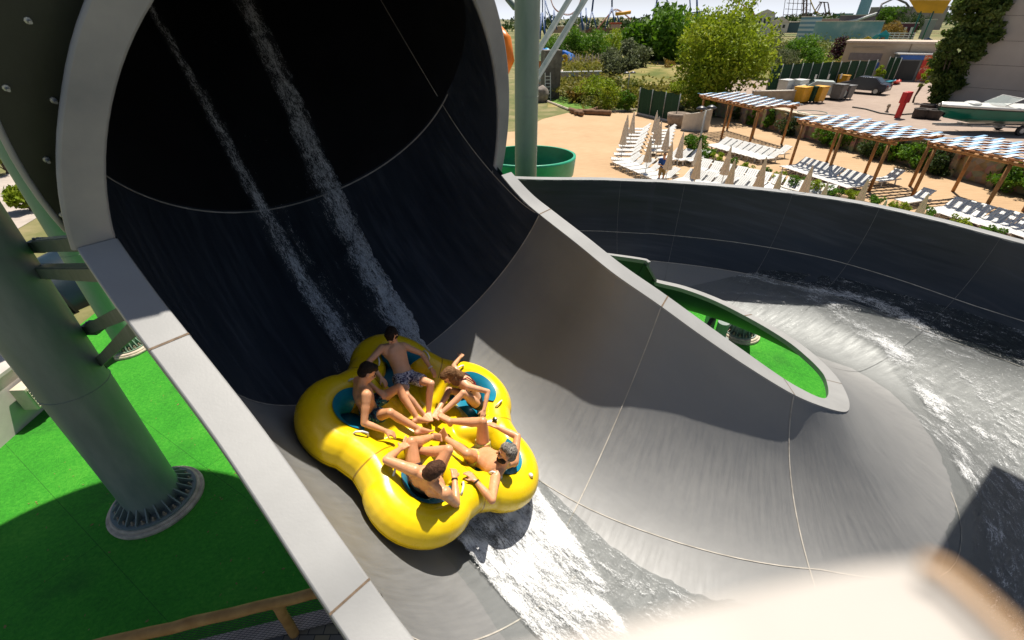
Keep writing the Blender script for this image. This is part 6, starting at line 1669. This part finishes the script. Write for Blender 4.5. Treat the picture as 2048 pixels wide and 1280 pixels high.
MB().add([(-34*s, 0, 8*s), (34*s, 0, 6*s), (34*s, 6*s, 6*s), (-34*s, 6*s, 8*s), (-12*s, 3*s, -14*s), (30*s, 3*s, -16*s)], [(0, 1, 2, 3), (0, 4, 5, 1), (3, 2, 5, 4), (0, 3, 4), (1, 5, 2)]).build('awning', m, r)
a = at(1850, 64, Z_P)-p
for q in (-6, 14): MB().tube([(q*s, 3*s, -12*s), (q*s, 3*s, a[2])], 1.2*s, 8).build('mast', M_TEAL, r, True)
p = at_depth(1718, 45, 260); s = 260/FOC; r = empty('blue_tower', tuple(p), 0, 'tall pale blue tapering tower on the skyline', 'tower')
MB().lathe([(11*s, -10*s), (10*s, 20*s), (8.5*s, 80*s)], (0, 0, 0), 14).build('shaft', pmat('tower_blue', (.22, .42, .55), .7), r, autosmooth=.4); MB().lathe([(14*s, -14*s), (14*s, -4*s), (9*s, -2*s)], (0, 0, 0), 14).build('base', pmat('tower_base', (.35, .14, .08), .8), r, autosmooth=.4)
# steel coaster: blue supports and an orange brown track
M_BLU = pmat('coaster_blue', (.015, .07, .22), .5, .1, .2); M_TRK = pmat('coaster_track', (.30, .10, .05), .5, .1, .2)
DC = 230.0; s = DC/FOC
p = at_depth(1150, 58, DC); r = empty('steel_coaster', tuple(p), 0, 'steel roller coaster with blue supports and a rusty track on the skyline', 'roller coaster')
def cp(x, y, dd=0): return at_depth(x, y, DC+dd)-p
def track(pts, rr=1.4, m=None):
    P = [np.array(cp(*q)) for q in pts]; Q = [_catmull(P, t) for t in np.linspace(0, len(P)-1.001, len(P)*7)]
    MB().tube(Q, rr*s*.55, 8).build('track', m or M_TRK, r, True)
    MB().tube([q+np.array([0, 3.0*s*.5, 1.6*s]) for q in Q], rr*s*.4, 6).build('track', m or M_TRK, r, True)
track([(1062, -70), (1094, -20), (1108, 16), (1128, 29), (1146, 27), (1160, 5), (1172, -40), (1180, -90)])
track([(1185, 70), (1205, 46), (1222, 26), (1232, 20), (1245, 26), (1262, 40)]); track([(1440, -20), (1470, 2), (1490, 14), (1510, 30)])
track([(1086, -60), (1085, 0), (1087, 50), (1094, 70)], 1.0)
sup = [((1083, 26), (1079, 92), 1.3), ((1085, 26), (1092, 92), 1.3), ((1085, 26), (1085, -60), .8), ((1090, 0), (1108, 60), .9), ((1090, 0), (1091, 70), .7), ((1108, 20), (1104, 60), .8), ((1108, 20), (1114, 60), .8), ((1161, 22), (1166, 60), 1.6), ((1172, 16), (1174, 60), .9), ((1184, 22), (1176, 58), .9), ((1184, 22), (1194, 58), .9), ((1184, 22), (1190, -30), 1.3), ((1224, 14), (1210, 58), 1.0), ((1224, 14), (1232, 58), 1.0), ((1224, 14), (1224, -40), 1.2), ((1232, 22), (1240, 50), 1.0), ((1312, 8), (1306, 30), 1.0), ((1318, -30), (1310, 30), 1.2), ((1330, -30), (1338, 30), 1.0), ((1378, -30), (1382, 40), .9), ((1394, -30), (1394, 44), 1.4)]
for a, b, w_ in sup: MB().tube([cp(*a), cp(*b)], w_*s*1.35, 8).build('support', M_BLU, r, True)
MB().bar(cp(1380, 26), cp(1410, 22), 2*s).build('girder', M_BLU, r)
r2 = empty('station_hut', tuple(at_depth(1232, 54, 220)), 0, 'small orange station roof beside the blue coaster supports', 'building'); s = 220/FOC
MB().box((0, 2, 6*s), (22*s, 4, 3*s)).build('roof', pmat('station_red', (.50, .09, .04), .7), r2); MB().box((0, 2, 1*s), (16*s, 4, 8*s)).build('wall', pmat('station_pink', (.50, .30, .26), .8), r2)
r2 = empty('orange_tube_slide', tuple(at_depth(1245, 28, 180)), 0, 'yellow orange slide tube beside the tallest tree', 'slide tube'); s = 180/FOC
MB().tube([(-14*s, 0, 0), (0, 0, 1*s), (16*s, 0, 3*s)], 3*s, 12).build('tube', m, r2, True)
r2 = empty('brick_wall', tuple(at(1195, 66, 0)), 0, 'long low brick red wall behind the row of trees', 'wall'); s = plan_depth(at(1195, 66, 0))
MB().box((0, 0, 4*s), (110*s, 3, 9*s)).build('masonry', pmat('wall_brick_red', (.34, .17, .12), .9, .3, .1), r2)
r2 = empty('dome', tuple(at_depth(1164, 58, 260)), 0, 'grey domed building behind the coaster supports', 'building'); s = 260/FOC
MB().lathe([(7*s, -10*s), (7*s, 3*s), (5.5*s, 8*s), (2.5*s, 11.5*s), (.3*s, 13*s)], (0, 0, 0), 18).build('dome', pmat('dome_grey', (.25, .25, .25), .7), r2, True)
# wooden coaster
DW = 210.0; s = DW/FOC; p = at_depth(1615, 40, DW); r = empty('wooden_coaster', tuple(p), 0, 'dark wooden lattice coaster and lift frame on the skyline', 'roller coaster'); M_WD = pmat('coaster_timber', (.06, .035, .03), .9, .3, .2)
def wp(x, y, dd=0): return at_depth(x, y, DW+dd)-p
for k, x in enumerate((1572, 1580, 1588, 1596, 1604, 1612, 1620)):
    for dd in (0, 6): MB().bar(wp(x-3+(x-1600)*.12, 36, dd), wp(x+(x-1590)*.0+4, -40, dd), .8*s).build('post', M_WD, r)
for y in (-6, 6, 18, 29): MB().bar(wp(1570+(18-y)*.3, y), wp(1622, y+2), .8*s).build('girder', M_WD, r)
for x in (1612, 1618): MB().bar(wp(x-6, 38, 3), wp(x-2, -60, 3), 2.2*s).build('tower_leg', M_WD, r)
for q in range(6): MB().bar(wp(1604, 36-q*14, 3), wp(1616, 24-q*14, 3), .9*s).build('brace', M_WD, r)
for a, b in (((1624, 30), (1642, 4)), ((1632, 30), (1644, 4)), ((1648, 4), (1652, 30)), ((1656, 6), (1660, 30)), ((1638, 4), (1656, 5)), ((1638, 27), (1660, 28))): MB().bar(wp(*a), wp(*b), 1.5*s).build('frame', M_WD, r)
P = [wp(x, y) for x, y in ((1616, -20), (1622, 4), (1630, 22), (1640, 28))]; MB().tube(P, 1.0*s, 8).build('track', pmat('track_yellow', (.50, .34, .03), .6), r, True)
P = [wp(x, y, -60) for x, y in ((1752, 34), (1764, 8), (1790, -4), (1812, 6), (1818, 14))]; MB().tube(P, 1.3*s, 8).build('loop_track', pmat('track_grey', (.12, .11, .11), .6), r, True)
# distant tree belt
r_ = np.random.default_rng(5); PP = []
for k in range(150):
    x = 1010+k*7.2+r_.uniform(-6, 6); p = at_depth(x, 46+r_.uniform(-4, 8)-(x-1010)*.012, r_.uniform(260, 420)); w_ = r_.uniform(3.5, 7)
    q = r_.normal(size=(34, 3)); q /= np.linalg.norm(q, axis=1, keepdims=True); PP.append(p+q*w_*np.array([1, 1, .75])*r_.uniform(.4, 1, (34, 1)))
o = link('distant_woods', leaves(np.vstack(PP), 1.7, r_), L_DRK); o['kind'] = 'stuff'

# canopy added out of view beyond the right edge, outlined to shade the water
_sel = [i for i, t in enumerate(TS) if 37 < t < 44]
_pj = np.array([[project(p) for p in SLIDE_G[i]] for i in _sel])
def hit_slide(x, y):
    k = np.unravel_index(np.argmin(np.hypot(_pj[..., 0]-x, _pj[..., 1]-y)), _pj.shape[:2]); return SLIDE_G[_sel[k[0]], k[1]]
Pq, Q1, Q2 = hit_slide(1995, 930), hit_slide(1872, 1102), hit_slide(2046, 958)
def up_sun(p, z=9.6): return p+SUN_V*((z-p[2])/SUN_V[2])
a_, b_, c_ = up_sun(Pq), up_sun(Q1), up_sun(Q2)
dB, dC = unit((b_-a_)*np.array([1, 1, 0])), unit((c_-a_)*np.array([1, 1, 0]))
quad = [a_, a_+dB*9, a_+dB*9+np.array([7.0, -1, 0]), a_+dC*7]
rc = empty('shadow_canopy', (14.5, 6.5, 0), 0, 'added grey flat canopy on posts out of view, shading the water', 'canopy')
MB().prism([(p[0]-14.5, p[1]-6.5) for p in quad], 9.6, 9.75).build('roof', M_GALV, rc)  # added roof out of view, outlined to shade the water
for q in ((0, 0), (0, -5)): MB().tube([(q[0], q[1], 0), (q[0], q[1], 9.6)], .12, 12).build('post', M_GALV, rc, True)

# more low buildings along the skyline
for k, (x0, x1, yb, yt, c, l) in enumerate(((1098, 1128, 66, 55, (.42, .30, .22), 'low tan shed behind the struts on the skyline'), (1250, 1290, 58, 46, (.50, .46, .42), 'low pale building left of the tallest tree'), (1386, 1432, 58, 44, (.55, .50, .46), 'pale flat building behind the largest tree on the skyline'), (1478, 1506, 60, 44, (.46, .42, .40), 'small grey building left of the white houses'), (1574, 1594, 66, 48, (.06, .12, .16), 'dark blue ride building between the white houses and the boarding'), (1640, 1668, 48, 34, (.30, .28, .27), 'grey hall behind the pink roof'), (1664, 1698, 44, 30, (.10, .30, .32), 'turquoise flat roofed stall behind the purple hall'), (1690, 1740, 46, 34, (.52, .46, .42), 'pale long building behind the purple hall'))):
    wall_px(x0, x1, yb, yt, Z_P, pmat('skyline_wall_%d' % k, c, .85, .12, .3), l, thick=8)
